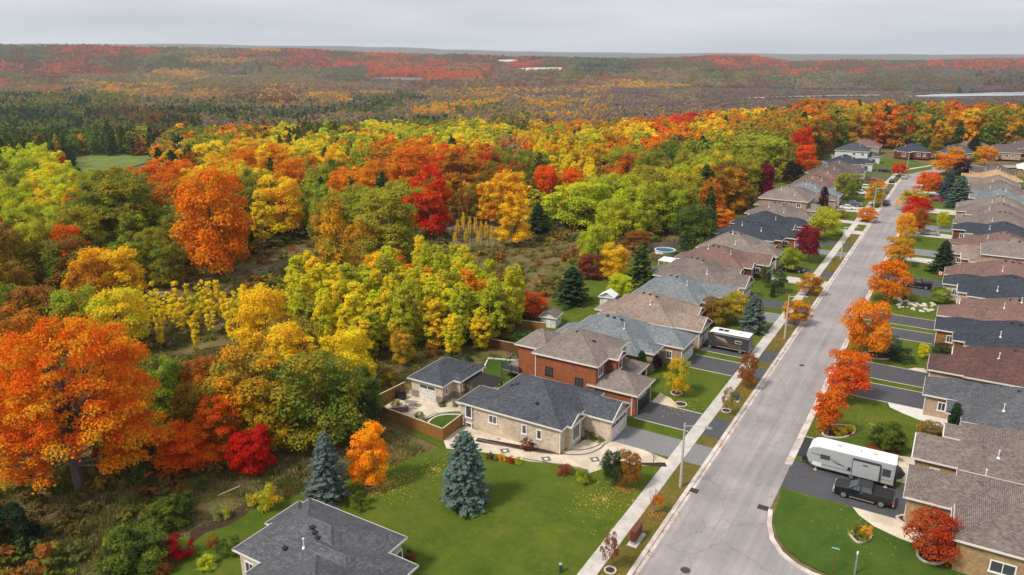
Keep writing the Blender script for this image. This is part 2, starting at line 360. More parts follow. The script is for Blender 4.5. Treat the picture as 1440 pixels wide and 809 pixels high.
def sheet(name, poly, z, m, th=.06, kind=True, parent=None):
    o = MB().prism(poly, z-th, z).build(name, m, parent)
    if kind and not parent: struct(o)
    return o
def rect(x0, y0, x1, y1): return [(x0, y0), (x1, y0), (x1, y1), (x0, y1)]
# road: straight stretch, the bend at its far end, and the corner of the cross street
CL = [(-16.5, -60), (-16.5, 318), (-15.8, 340), (-13, 360), (-6, 378), (6, 392), (24, 402), (70, 410), (130, 412)]
def smooth_path(pts, n=8):
    out = []
    for i in range(len(pts)-1):
        p0 = pts[max(0, i-1)]; p1 = pts[i]; p2 = pts[i+1]; p3 = pts[min(len(pts)-1, i+2)]
        for k in range(n):
            t = k/n; out.append(tuple(.5*((2*p1[j])+(-p0[j]+p2[j])*t+(2*p0[j]-5*p1[j]+4*p2[j]-p3[j])*t*t+(-p0[j]+3*p1[j]-3*p2[j]+p3[j])*t**3) for j in (0, 1)))
    out.append(pts[-1]); return out
def strip(pts, a, b, z0, z1, mb):                        # band between offsets a and b (to the right) of a path
    L_, R_ = [], []
    for i, p in enumerate(pts):
        q0 = pts[max(0, i-1)]; q1 = pts[min(len(pts)-1, i+1)]; dx, dy = q1[0]-q0[0], q1[1]-q0[1]; l = math.hypot(dx, dy) or 1
        nx, ny = dy/l, -dx/l; L_.append((p[0]+nx*a, p[1]+ny*a)); R_.append((p[0]+nx*b, p[1]+ny*b))
    n = len(mb.v); k = len(pts)
    for z in (z0, z1):
        mb.v += [(x, y, z) for x, y in L_]+[(x, y, z) for x, y in R_]
    for i in range(k-1):
        A, B, C, D = n+i, n+i+1, n+k+i+1, n+k+i; o = 2*k
        mb.f += [(A+o, D+o, C+o, B+o), (A, A+o, B+o, B), (D, C, C+o, D+o)]; mb.m += [0]*3
    mb.f += [(n, n+k, n+3*k, n+2*k), (n+k-1, n+3*k-1, n+4*k-1, n+2*k-1)]; mb.m += [0, 0]
    return mb
cl = [(-16.5, y) for y in range(-60, 318, 18)]+smooth_path(CL[1:])
r_ = MB(); strip(cl, -4.4, 4.4, -.06, 0, r_)
corner = [(-12.1, 73.4), (-11.7, 70.6), (-10.9, 68.2), (-9.6, 66.3), (-8, 65.1), (-6.2, 64.5), (70, 62.5), (70, 53.5), (-12.1, 54)]
r_.prism(corner, -.06, 0); struct(r_.build('road', M['asphalt']))
# lawns (10 cm above the road)
LAWN = MB(); left_lawn = [(-21, -20), (-21, 330), (-18.9, 352), (-11, 372), (-20, 400), (-58, 404), (-62, 330), (-56, 240), (-58, 212), (-58, 190), (-64, 160), (-66, 150), (-66, 118), (-62.5, 104), (-55, 92), (-55, 80), (-56, 67), (-50, 66), (-53, 58), (-55.8, 53), (-60, 44), (-62, 34), (-60, 20), (-60, -20)]
sheet('lawn', left_lawn, .10, M['lawn'])
sheet('lawn', [(-12, 77.8), (-12, 330), (-10, 352), (0, 372), (30, 392), (70, 396), (70, 77.8)], .10, M['lawn'])
sheet('lawn', [(-12, -20), (-12, 52), (70, 52), (70, -20)], .10, M['lawn'])
sheet('lawn', [(-11.4, 72), (-10.4, 69), (-9, 67.1), (-7.4, 66), (-5.6, 65.5), (70, 63.6), (70, 78), (-11.8, 78)], .112, M['lawn2'])
sheet('verge', rect(-23.4, 20, -20.95, 325), .106, M['verge'])
# kerbs
kb = MB(); strip([(x, y) for x, y in cl if y < 345], -4.55, -4.1, -.05, .13, kb)
kb2 = MB(); strip([p for p in cl if p[1] > 73.3], 4.1, 4.55, -.05, .13, kb2)
strip([(-12.2, 73.3)]+corner[1:7], -.42, .05, -.05, .128, kb2)
struct(kb.build('kerb', M['kerb'])); struct(kb2.build('kerb', M['kerb']))
gp = MB(); strip([(x, y) for x, y in cl if y < 345], -4.1, -3.7, -.05, .006, gp); strip([p for p in cl if p[1] > 73.3], 3.7, 4.1, -.05, .006, gp)
struct(gp.build('gutter', M['kerb']))
# pavement: near slabs one by one, the far rest as one strip
pv = MB(); strip([(-24.2, y) for y in (122, 160, 200, 240, 280, 320)]+[(-23.4, 345), (-20, 366), (-12, 384), (2, 398)], -.8, .8, 0, .125, pv); pave = struct(pv.build('pavement', M['concrete']))
slab = MB().box(-.8, -.735, -.07, .8, .735, 0).mesh('paving_slab', M['concrete'])
y = 20.0; i = 0
while y < 121.5:
    o = bpy.data.objects.new('paving_slab', slab); COL.objects.link(o); o.parent = pave; o.location = (-24.2+random.uniform(-.012, .012), y+.75, .125+random.uniform(-.008, .008)); y += 1.5
# driveways
for y0, y1, m in [(78.2, 83.1, 'oldtop'), (85.8, 91.3, 'blacktop'), (106.2, 111.6, 'blacktop'), (114.2, 119.2, 'blacktop'), (133.6, 138.8, 'oldtop'), (142.3, 147.3, 'blacktop'), (161.6, 166.6, 'concrete'), (170, 175, 'blacktop'), (191, 196, 'oldtop'), (201, 206, 'blacktop'), (219, 223.5, 'concrete'), (233, 237, 'concrete'), (252, 262, 'concrete'), (285, 290, 'blacktop'), (298, 303, 'blacktop'), (318, 323, 'concrete'), (334, 339, 'blacktop'), (348, 354, 'blacktop')]:
    sheet('driveway', rect(-32.6, y0, -20.96, y1), .114, M[m])
for y0, y1, m in [(108.4, 114.2, 'blacktop'), (116.4, 122.6, 'blacktop'), (136.8, 142, 'blacktop'), (144.6, 150, 'blacktop'), (165.5, 171, 'blacktop'), (174, 180, 'blacktop'), (194.6, 199.6, 'concrete'), (202, 209, 'oldtop'), (225.6, 231.2, 'concrete'), (234.6, 242, 'oldtop'), (262.6, 271, 'concrete'), (284, 291, 'blacktop'), (300, 306, 'concrete'), (320, 326, 'blacktop')]:
    sheet('driveway', rect(-12, y0, .3, y1), .116, M[m])
sheet('driveway', rect(-12, 78.3, .2, 85.3), .118, M['blacktop'])
b1 = [(-12, 86.6), (-4, 86.1), (-1.6, 86.2), (-.6, 87.2), (-.3, 88.6), (-.9, 90), (-2.4, 91.1), (-5, 91.7), (-12, 91.9)]
sheet('driveway', b1, .120, M['darkedge'])
# pale edging along driveways and the stone paths
pth = MB()
for y0 in (106.05, 113.98, 111.7, 119.3, 91.4, 85.6, 138.9): pth.box(-32.5, y0, .05, -25.1, y0+.14, .14)
for y0 in (92.0, 108.2, 114.25, 116.2, 122.65, 136.6, 142.05, 144.4, 150.05): pth.box(-11.9, y0, .05, .1, y0+.14, .135)
struct(pth.build('driveway_edging', M['edge']))
sheet('garden_path', [(-32.3, 91.4), (-28.6, 91.4), (-29.2, 92.8), (-30.4, 94), (-32.3, 94.9)], .117, M['stamped'])
sheet('garden_path', [(-4.6, 78.3), (-3.8, 77), (-2.2, 75.7), (.2, 74.8), (3.2, 74.4), (3.4, 76.4), (.4, 78.3)], .122, M['stamped'])
sheet('garden_path', [(-4, 108.3), (-3.6, 106.8), (-1.8, 105.6), (.2, 104.6), (4.2, 103.6), (4.2, 107), (.5, 108.3)], .122, M['flag'])
sheet('garden_path', [(-1, 86.3), (1, 86.3), (1, 93.5), (-3.4, 92.2)], .116, M['stamped'])
sheet('garden_path', [(-2.6, 122.8), (-1.6, 124), (-.4, 124.4), (.1, 122.8)], .119, M['stamped'])
# stamped concrete walk round the corner bungalow, with dark bands and inlaid diamonds
walk = [at(622, 616), (-50.6, 72.05), (-37.1, 72.05), (-36.2, 73.6), (-35.4, 77.6), (-32.6, 77.9), at(862, 622), at(905, 634), at(948, 652), at(935, 657), at(893, 656), at(866, 648), at(846, 661), at(828, 667), at(803, 657), at(780, 653), at(744, 650), at(716, 644), at(700, 640), at(670, 636), at(628, 632)]
sheet('stamped_walk', walk, .128, M['stamped'])
bd = MB()
def poly_strip(pix, w, z, mb, h=.03):
    pts = smooth_path([at(*p) for p in pix], 5); strip(pts, -w/2, w/2, z-.04, z+h-.02, mb)
poly_strip([(786, 639), (808, 641), (828, 639), (844, 632), (850, 626), (856, 624)], .25, .135, bd)
poly_strip([(800, 634), (820, 634), (838, 629), (845, 625)], .22, .135, bd)
poly_strip([(672, 619), (720, 631), (760, 638), (786, 640)], .2, .135, bd)
poly_strip([(850, 661), (868, 650), (893, 656)], .18, .135, bd)
poly_strip([(735, 646), (770, 652), (812, 659), (828, 667)], .2, .135, bd)
struct(bd.build('dark_paver_band', M['band']))
for (u, v) in ((710, 635.5), (768, 647), (836.5, 647.5)):
    x, y = at(u, v); q = MB()
    q.prism([(x-.75, y), (x, y-.75), (x+.75, y), (x, y+.75)], .1, .138); q.prism([(x-.3, y), (x, y-.3), (x+.3, y), (x, y+.3)], .1, .145, 1)
    struct(q.build('inlaid_diamond', [M['band'], M['white']]))
# planting beds
sheet('planting_bed', [at(668, 622), at(672, 617), at(787, 637), at(800, 640), at(786, 641), at(735, 634)], .135, M['mulch'])
sheet('planting_bed', [at(900, 652), at(935, 652), at(938, 658), at(905, 656)], .135, M['mulch'])
# manhole and gully grates
mh = MB(); x, y = at(964, 802); mh.disc(x, y, -.02, 0, .42, 18, 0, .03); mh.disc(x, y, -.02, .42, .52, 18, 1, .026); tag(mh.build('manhole_cover', [mat('cast_iron', (.09, .065, .055), .6, .4), M['band']]), 'round rusty manhole cover in the road at the near end', 'manhole cover')
mh = MB(); x, y = at(1107, 510); mh.disc(x+2.2, y, -.02, 0, .42, 14, 0, .03); tag(mh.build('manhole_cover', [bpy.data.materials['cast_iron']]), 'small round manhole cover in the road beside the third driveway on the left', 'manhole cover')
for lab, xx, yy in (('iron gully grate in the left gutter by the first lamp post', -20.25, 72.8), ('iron gully grate in the right gutter at the corner of the side street', -12.8, 73.4)):
    g_ = MB(); g_.box(xx-.55, yy-.45, -.02, xx+.55, yy+.45, .022); 
    for k in range(5): g_.box(xx-.45, yy-.38+k*.17, .02, xx+.45, yy-.30+k*.17, .035, 1)
    tag(g_.build('gully_grate', [mat('grate_dark', (.03, .028, .027), .7), bpy.data.materials['cast_iron']]), lab, 'drain grate')

# ------------------------------------------------------------------ houses
HN = [0]
def hip(mb, x0, x1, y0, y1, ez, p=.5, gab='', wall=None, axis=None):
    """hipped roof over the eave rectangle; gab lists ends (W E S N) that are gables"""
    w, d = x1-x0, y1-y0; ax = axis or ('x' if w >= d else 'y')
    rise = (d if ax == 'x' else w)/2*p; rz = ez+rise; n = len(mb.v)
    if ax == 'x':
        a = x0+(0 if 'W' in gab else min(d/2, w/2)); b = x1-(0 if 'E' in gab else min(d/2, w/2)); ym = (y0+y1)/2
        if b-a < .02: b = a+.02
        mb.v += [(x0, y0, ez), (x1, y0, ez), (x1, y1, ez), (x0, y1, ez), (a, ym, rz), (b, ym, rz)]
        mb.f += [(n, n+1, n+5, n+4), (n+2, n+3, n+4, n+5)]; mb.m += [0, 0]
        ends = [('W', (n+3, n, n+4)), ('E', (n+1, n+2, n+5))]
    else:
        a = y0+(0 if 'S' in gab else min(w/2, d/2)); b = y1-(0 if 'N' in gab else min(w/2, d/2)); xm = (x0+x1)/2
        if b-a < .02: b = a+.02
        mb.v += [(x0, y0, ez), (x1, y0, ez), (x1, y1, ez), (x0, y1, ez), (xm, a, rz), (xm, b, rz)]
        mb.f += [(n+1, n+2, n+5, n+4), (n+3, n, n+4, n+5)]; mb.m += [0, 0]
        ends = [('S', (n, n+1, n+4)), ('N', (n+2, n+3, n+5))]
    for e, f in ends:
        if e in gab:
            # wall triangle set in from the verge
            P = [Vector(mb.v[i]) for i in f]; off = {'W': (.35, 0), 'E': (-.35, 0), 'S': (0, .35), 'N': (0, -.35)}[e]
            c = (P[0]+P[1])/2
            Q = [Vector((c.x+(q.x-c.x)*.93+off[0], c.y+(q.y-c.y)*.93+off[1], ez+(q.z-ez)*.93-.02)) for q in P]
            if wall is not None: wall.quad(*Q)
            rk = MBR[0]; out = Vector(off).resized(3)*-1/.35*.02 if False else Vector((-off[0], -off[1], 0))*.06
            for i in (0, 1):                             # white rake board on each verge
                A, B = P[i]+out, P[2]+out; dn = Vector((0, 0, -.2)); up = Vector((0, 0, .03)); inn = Vector((off[0], off[1], 0))*.25
                rk.quad(A+dn, A+up, B+up, B+dn); rk.quad(A+up, A+up+inn, B+up+inn, B+up)
        else:
            mb.f.append(f); mb.m.append(0)
    # hips and ridge get a raised cap
    P = [Vector(q) for q in mb.v[n:n+6]]; prs = [(P[4], P[5])]
    if ax == 'x':
        if 'W' not in gab: prs += [(P[0], P[4]), (P[3], P[4])]
        if 'E' not in gab: prs += [(P[1], P[5]), (P[2], P[5])]
    else:
        if 'S' not in gab: prs += [(P[0], P[4]), (P[1], P[4])]
        if 'N' not in gab: prs += [(P[2], P[5]), (P[3], P[5])]
    for A, B in prs:
        if (B-A).length < .3: continue
        d_ = (B-A).normalized(); s_ = d_.cross(Vector((0, 0, 1))).normalized()*.16; u_ = Vector((0, 0, .055)); dn = Vector((0, 0, .0 if abs(d_.z) < .05 else .0))
        lo = Vector((0, 0, -.035 if abs(d_.z) > .05 else -.05))
        MBC[0].quad(A-s_+lo, A+u_, B+u_, B-s_+lo); MBC[0].quad(A+u_, A+s_+lo, B+s_+lo, B+u_)
    MBC[0].m[-1] = 0
    return P
MBR = [None]; MBC = [None]
def fascia(mb, x0, x1, y0, y1, ez):
    h = .19; t = .05
    mb.box(x0-t, y0-t, ez-h, x1+t, y0, ez+.02); mb.box(x0-t, y1, ez-h, x1+t, y1+t, ez+.02)
    mb.box(x0-t, y0, ez-h, x0, y1, ez+.02); mb.box(x1, y0, ez-h, x1+t, y1, ez+.02)
    mb.quad((x0, y0, ez-.12), (x0, y1, ez-.12), (x1, y1, ez-.12), (x1, y0, ez-.12))
def add_window(par, side, a, z, w, h, plane, frame='white', panes=2):
    """window in a wall: side S N (plane = y) or E W (plane = x), a = centre along the wall, z = sill"""
    s = -1 if side in 'SW' else 1; fr = MB(); gl = MB(); t = .09; d0, d1 = plane+s*-.05, plane+s*.07
    def bx(mb, a0, a1, z0, z1, p0, p1):
        if side in 'SN': mb.box(a0, min(p0, p1), z0, a1, max(p0, p1), z1)
        else: mb.box(min(p0, p1), a0, z0, max(p0, p1), a1, z1)
    a0, a1 = a-w/2, a+w/2
    bx(fr, a0-t, a0+.03, z-t, z+h+t, d0, d1); bx(fr, a1-.03, a1+t, z-t, z+h+t, d0, d1); bx(fr, a0+.03, a1-.03, z+h-.03, z+h+t, d0, d1)
    bx(fr, a0-t-.06, a1+t+.06, z-t-.05, z+.03, d0, plane+s*.13)
    for k in range(1, panes): c = a0+w*k/panes; bx(fr, c-.035, c+.035, z+.03, z+h-.03, d0, plane+s*.055)
    bx(gl, a0+.02, a1-.02, z+.02, z+h-.02, d0, plane+s*.02)
    o = fr.build('window', M['whitepaint'] if frame == 'white' else M['blackplastic'], par); gl.build('pane', M['glass'], o); return o
def garage_door(par, side, a, z0, w, h, plane, m='white'):
    s = -1 if side in 'SW' else 1; mb = MB(); fr = MB(); p0, p1 = plane-s*.04, plane+s*.03
    def bx(q, a0, a1, z0_, z1_, q0, q1, mi=0):
        if side in 'SN': q.box(a0, min(q0, q1), z0_, a1, max(q0, q1), z1_, mi)
        else: q.box(min(q0, q1), a0, z0_, max(q0, q1), a1, z1_, mi)
    nrow, ncol = 4, max(2, round(w/1.2))
    bx(mb, a-w/2, a+w/2, z0, z0+h, plane-s*.02, plane+s*.02)
    for i in range(nrow):
        for j in range(ncol):
            c0 = a-w/2+w*j/ncol+.07; c1 = a-w/2+w*(j+1)/ncol-.07; r0 = z0+h*i/nrow+.06; r1 = z0+h*(i+1)/nrow-.06
            bx(mb, c0, c1, r0, r1, plane+s*.01, plane+s*(.05 if i < 3 else .03), 0 if i < 3 else 1)
    o = mb.build('garage_door', [M['whitedoor' if m == 'white' else 'blackdoor'], M['glass'] if m != 'black' else M['glass']], par)
    t = .12
    bx(fr, a-w/2-t, a-w/2, z0, z0+h+t, p0, plane+s*.07); bx(fr, a+w/2, a+w/2+t, z0, z0+h+t, p0, plane+s*.07); bx(fr, a-w/2, a+w/2, z0+h, z0+h+t, p0, plane+s*.07)
    fr.build('frame', M['white'], o); return o
def roof_bits(par, pipes, vents, tubs=()):
    for x, y, z in pipes:
        q = MB(); q.tube([(x, y, z-.3), (x, y, z+.8)], .055, 6); q.tube([(x, y, z-.1), (x, y, z+.06)], [.24, .09], 8); q.tube([(x, y, z+.78), (x, y, z+.88)], .1, 6); q.build('vent_pipe', M['whitepaint'], par)
    for x, y, z in vents:
        q = MB(); q.box(x-.17, y-.17, z-.2, x+.17, y+.17, z+.12); q.box(x-.22, y-.22, z+.12, x+.22, y+.22, z+.18); q.build('roof_vent', M['blackplastic'], par)
def house(label, org, blocks, roof, wall, windows=(), doors=(), pipes=(), vents=(), name='bungalow', cat='house', base=None, spouts=(), extra=None, rz=0, group=None):
    """blocks: (x0, x1, y0, y1, eave height, gables, axis[, wall bottom]) eave rectangles in world x, y; org = base corner"""
    ox, oy = org; t = thing(name, label, cat, (ox, oy, 0), rz, group)
    wb, rb, tr = MB(), MB(), MB(); MBR[0] = MB(); MBC[0] = MB()
    for b_ in blocks:
        x0, x1, y0, y1, ez, gab, ax = b_[:7]; z0 = b_[7] if len(b_) > 7 else 0; x0 -= ox; x1 -= ox; y0 -= oy; y1 -= oy; i = .4
        if z0 is not None:
            wb.box(x0+i, y0+i, z0, x1-i, y1-i, ez-.1)
        hip(rb, x0, x1, y0, y1, ez, .5, gab, wb, ax); fascia(tr, x0, x1, y0, y1, ez)
    wb.build('wall', WL[wall], t); ro = rb.build('roof', RF[roof], t); tr.build('fascia', M['white'], t)
    for k_ in range(0, len(MBR[0].f), 2):
        q_ = MB(); [q_.quad(*[MBR[0].v[i] for i in MBR[0].f[k_+j_]]) for j_ in (0, 1)]; q_.build('rake_board', M['white'], t)
    if MBC[0].v: MBC[0].build('ridge_cap', RF[roof], ro)
    for w in windows: add_window(t, w[0], w[1]-(ox if w[0] in 'SN' else oy), w[2], w[3], w[4], w[5]-(oy if w[0] in 'SN' else ox), *(w[6:]))
    for w in doors: garage_door(t, w[0], w[1]-(ox if w[0] in 'SN' else oy), w[2], w[3], w[4], w[5]-(oy if w[0] in 'SN' else ox), *(w[6:]))
    def roofz(x, y):
        z = 0
        for b_ in blocks:
            x0, x1, y0, y1, ez, gab, ax = b_[:7]
            if x0 < x < x1 and y0 < y < y1:
                dx = min(x-x0 if 'W' not in gab else 99, x1-x if 'E' not in gab else 99); dy = min(y-y0 if 'S' not in gab else 99, y1-y if 'N' not in gab else 99)
                ax_ = ax or ('x' if x1-x0 >= y1-y0 else 'y'); m_ = min(dx, dy, (y1-y0)/2 if ax_ == 'x' else (x1-x0)/2); z = max(z, ez+.5*m_)
        return z
    roof_bits(t, [(x-ox, y-oy, roofz(x, y)) for x, y in pipes], [(x-ox, y-oy, roofz(x, y)) for x, y in vents])
    for x, y, z in spouts: MB().box(x-ox-.06, y-oy-.06, .1, x-ox+.06, y-oy+.06, z).build('downspout', M['white'], t)
    return t
RN = random.Random(5)
def std_house(side, y0, y1, gar, roof, wall, label, two=False, gdoor='white', lowgar=3.3, grp=None):
    """a lot of the estate: main hipped block behind, garage wing to the street at its N or S end"""
    xf, s = (-32.5, 1) if side == 'L' else (0., -1)
    X = lambda d: xf-s*d
    e = RN.uniform(-.12, .15); gw = RN.uniform(6.2, 6.9); md = RN.uniform(4, 4.9); back = RN.uniform(17.6, 19)
    def blk(d0, d1, a, b, ez, gab='', ax=None, *z): return (min(X(d0), X(d1)), max(X(d0), X(d1)), a, b, ez, gab, ax)+z
    if gar == 'S': g0, g1 = y0+.35, y0+.35+gw; p0, p1 = g1+.6, y1-1.6
    else: g0, g1 = y1-.35-gw, y1-.35; p0, p1 = y0+1.6, g0-.6
    F_ = 'E' if side == 'L' else 'W'; mz = 5.9 if two else 3.3+e
    B = [blk(md, back, y0, y1, mz), blk(0, md+5, g0, g1, lowgar+e-.02, F_ if RN.random() < .3 else '', 'x')]
    fw = min(4.4, p1-p0); pc = (p0+p1)/2 if not two else (p0+p1)/2
    B.append(blk(md-1.7, md+4, pc-fw/2, pc+fw/2, 3.3+e+.06 if not two else 3.3, F_ if RN.random() < .6 else '', 'x'))
    if RN.random() < .5: B.append(blk(back-6, back+1.6, y0+2.4, y0+8, 3.2+e if not two else 3.3, '', 'x'))
    ww = []; inn = .4
    sy = y0+inn if True else 0
    xs = [X(md+2.5), X(md+6), X(md+10.5)]
    for k, xx in enumerate(xs): ww.append(('S', xx, 1.3, .9 if k != 1 else .6, 1.1, y0+inn, 'white', 2 if k != 1 else 1))
    if two:
        for xx in xs[:2]: ww.append(('S', xx, 4.0, 1.1, 1.2, y0+inn))
        for yy in (y0+3, y0+7, y0+10.6): ww.append((F_, yy, 3.9, 1.3, 1.3, X(md+inn)))
    if gar == 'N' or True: ww.append(('S', X(2.4), 1.2, .8, 1.1, g0+inn, 'white', 2))
    ww.append((F_, pc, .9, 1.7, 1.7, X(md-1.7+inn), 'white', 3))
    ww.append(('W' if F_ == 'E' else 'E', y0+4, 1.2, 1.8, 1.1, X(back-inn))); ww.append(('W' if F_ == 'E' else 'E', y0+10, .9, 1.8, 1.9, X(back-inn)))
    dd = [(F_, (g0+g1)/2, .12, 4.9, 2.25, X(inn), gdoor)]
    pip = [(X(md+RN.uniform(3, 6)), y0+RN.uniform(2.2, 4.5)), (X(md+RN.uniform(7, 9)), y0+RN.uniform(4, 6.2))][:RN.choice((1, 2))]
    xm, ym = X((md+back)/2), (y0+y1)/2
    ven = [(xm-.9, ym-.6), (xm+.3, ym-.7), (xm+1.5, ym-.6)][:RN.choice((2, 3))]
    sp = [(X(inn)-s*-.02, g0+inn-.05, lowgar)]
    return house(label, (xf, y0), B, roof, wall, ww, dd, pip, ven, group=grp, spouts=sp, name='two_storey_house' if two else 'bungalow')
GL_, GR_ = 'houses in the row left of the road', 'houses in the row right of the road'
# the corner bungalow, cream brick under a charcoal roof
house('long cream brick bungalow with charcoal roof beside the big open lawn', (-36.9, 71.7),
      [(-48.9, -36.2, 71.7, 83.9, 3.55, '', 'x'), (-51.7, -43, 71.85, 77.6, 3.5, '', 'x'), (-39.5, -35.6, 73.1, 77.1, 3.5, 'E', 'x'), (-43, -32.1, 77.4, 83.3, 3.3, 'E', 'x')],
      'charcoal', 'cream',
      [('S', -49.9, 1.55, .85, 1.55, 72.1, 'white', 1), ('S', -46.2, 1.7, 1.1, 1.0, 72.1), ('S', -41.6, 1.5, .55, 1.15, 72.1, 'white', 1), ('S', -39.5, 1.35, .55, 1.15, 72.1, 'white', 1),
       ('S', -49.9, .12, .8, .6, 72.1, 'white', 1), ('S', -40.6, .12, .95, .55, 72.1, 'white', 2), ('E', 75.1, .95, 1.7, 1.9, -36.0, 'white', 3), ('W', 75, 1.2, 1.8, 1.2, -51.3), ('W', 80.5, .9, 1.8, 2, -48.5)],
      [('E', 80.35, .12, 4.6, 2.3, -32.5, 'white')], [], [(-46.5, 77.3), (-45.6, 77.2), (-41, 74.2)], group=GL_, spouts=[(-36.6, 72.02, 3.4)])
# steps and iron rail of its porch
st = thing('porch_steps', 'stone steps with iron handrail up to the cream bungalow front door', 'steps', (-36.3, 77.4, 0))
for k in range(4): MB().box(-.2+.0, -.2-(0), .1+k*.17, 1.3-k*.32, 1.2, .1+(k+1)*.17).build('step', M['stamped'], st)
q = MB()
for a in (0, .5, 1.): q.tube([(1.2-a, -.28, .1), (1.2-a, -.28, 1.1+.35*a)], .025, 5)
q.tube([(1.25, -.28, 1.05), (.1, -.28, 1.5)], .03, 5); q.build('handrail', M['blackplastic'], st)
# the two-storey red brick house
house('two storey red brick house with taupe roof and black garage door', (-33, 85.5),
      [(-48.2, -38, 85.5, 96.6, 6.3, '', 'y'), (-40.2, -36.6, 89.2, 92.6, 6.3, 'E', 'x'), (-39.6, -32.2, 85.7, 92.3, 3.3, '', 'x'), (-38.6, -34.9, 91.0, 97.0, 3.25, '', 'y', None), (-52.5, -47, 88, 95, 5.9, '', 'x')],
      'taupe', 'red',
      [('S', -45.6, 3.3, 1.0, 1.1, 85.9, 'black', 2), ('S', -40.9, 2.7, 1.0, 1.1, 85.9, 'black', 2), ('E', 87.4, 4.3, 1.3, 1.3, -38.4), ('E', 90.9, 4.4, 1.0, 1.5, -37.0, 'white', 1), ('E', 94.6, 4.3, 1.7, 1.3, -38.4, 'white', 3), ('E', 94, 1.0, 1.7, 1.6, -38.4, 'white', 3), ('W', 91, 3.5, 1.8, 1.3, -52.1)],
      [('E', 89.1, .12, 4.7, 2.35, -32.6, 'black')], [], [(-43.6, 90.6), (-40.9, 90.4)], group=GL_, name='two_storey_house', spouts=[(-47.75, 85.86, 6.2), (-33.1, 86.05, 3.2)])
q = MB()
for y in (91.6, 94.2, 96.4): q.box(-35.25, y-.12, .1, -35.05, y+.12, 3.15)
tag(q.build('porch_posts', M['white']), 'white porch posts under the roof at the front of the red brick house', 'porch posts', kind='stuff')
Lrow = [(98.9, 112.3, 'N', 'bluegrey', 'tan', 'tan brick bungalow with blue grey roof, next beyond the red brick house', 0),
        (113.5, 127, 'S', 'tan', 'tan', 'bungalow with wide tan roof and dormer, the motorhome parked at its front', 0),
        (127.8, 140.6, 'N', 'bluegrey', 'tan', 'blue grey roofed bungalow behind the blue spruce', 0),
        (141.4, 154.9, 'S', 'weathered', 'pink', 'bungalow with dark brown grey roof, two small trees on its front lawn', 0),
        (155.6, 168.4, 'N', 'red', 'darkred', 'bungalow with faded red roof beside the dark car in a driveway', 0),
        (169.4, 182.6, 'S', 'taupe', 'tan', 'bungalow with pale taupe roof left of the crimson tree', 0),
        (184.6, 197.6, 'N', 'black', 'red', 'red brick house with black roof behind the crimson tree', 0),
        (199, 212.6, 'N', 'black', 'tan', 'black roofed house with a skylight behind the yellow green front tree', 0),
        (214, 227.4, 'S', 'weathered', 'tan', 'grey brown roofed house behind the narrow dark red tree', 0),
        (229, 243, 'S', 'taupe', 'tan', 'two storey tan house with grey brown roof where the row nears the woods', 1),
        (244.5, 257.5, 'N', 'weathered', 'pink', 'grey brown house beside the two white cars', 0),
        (259.5, 273, 'S', 'bluegrey', 'tan', 'pale blue grey roofed bungalow behind the round green front tree', 0),
        (275, 289, 'N', 'red', 'tan', 'reddish brown roofed bungalow past the round green tree', 0),
        (291, 305, 'S', 'red', 'pink', 'reddish brown bungalow with a truck in its driveway', 0),
        (307, 322, 'N', 'brown', 'tan', 'brown roofed bungalow just before the white sided houses', 0),
        (324, 338, 'S', 'brown', 'pink', 'long brown roofed house left of the parked black truck', 0),
        (343, 356, 'N', 'black', 'white', 'low white house with dark gables near the end of the road', 0),
        (371, 384, 'N', 'charcoal', 'white', 'white sided two storey house with charcoal roof at the edge of the woods', 1)]
for y0, y1, g_, rf, wl, lab, two in Lrow: std_house('L', y0, y1, g_, rf, wl, lab, bool(two), grp=GL_)
Rrow = [(86.5, 99.3, 'S', 'weathered', 'yellow', 'yellow brick bungalow with mottled brown roof beyond the trailer', 0),
        (99.9, 113.2, 'N', 'grey', 'pink', 'grey roofed bungalow with flagstone walk beside the twin dark cedars', 0),
        (115, 128.3, 'S', 'maroon', 'pink', 'bungalow with dark chocolate brown roof, third from the near end of the right row', 0),
        (129.4, 142.4, 'N', 'black', 'rust', 'rust brick bungalow with blue black roof beside the small evergreens', 0),
        (143.2, 156.6, 'S', 'red', 'pink', 'red roofed bungalow behind the rock garden', 0),
        (158.6, 172.4, 'N', 'black', 'cream', 'cream brick bungalow with blue black roof and tall narrow windows', 0),
        (173.4, 186.4, 'S', 'red', 'pink', 'brick red roofed bungalow with small flag at its corner', 0),
        (187.7, 201.2, 'N', 'tan', 'pink', 'pinkish brick house with taupe roof behind the dark spruce', 0),
        (202.6, 216, 'S', 'red', 'pink', 'dusty red roofed house past the dark spruce', 0),
        (217.2, 229.6, 'N', 'black', 'darkred', 'dark red brick house with black roof by the parked silver car', 0),
        (231, 244.5, 'S', 'weathered', 'tan', 'grey brown roofed bungalow just past the silver car', 0),
        (246, 259.5, 'N', 'weathered', 'pink', 'grey brown bungalow with one small white side window frame', 0),
        (261, 274.5, 'S', 'taupe', 'pink', 'taupe roofed bungalow at the end of the pale concrete driveway', 0),
        (276, 289.5, 'N', 'bluegrey', 'darkred', 'blue grey roofed dark brick house behind the two blue spruces', 0),
        (291, 305, 'S', 'weathered', 'tan', 'weathered grey roofed bungalow behind the two blue spruces', 0),
        (307, 321, 'N', 'taupe', 'tan', 'pale taupe roofed bungalow behind the purple leaved tree', 0),
        (324, 338, 'S', 'gold', 'tan', 'golden tan roofed house on the far right', 0),
        (341, 355, 'N', 'brown', 'tan', 'brown roofed house at the far right bend', 0)]
for y0, y1, g_, rf, wl, lab, two in Rrow: std_house('R', y0, y1, g_, rf, wl, lab, bool(two), grp=GR_)
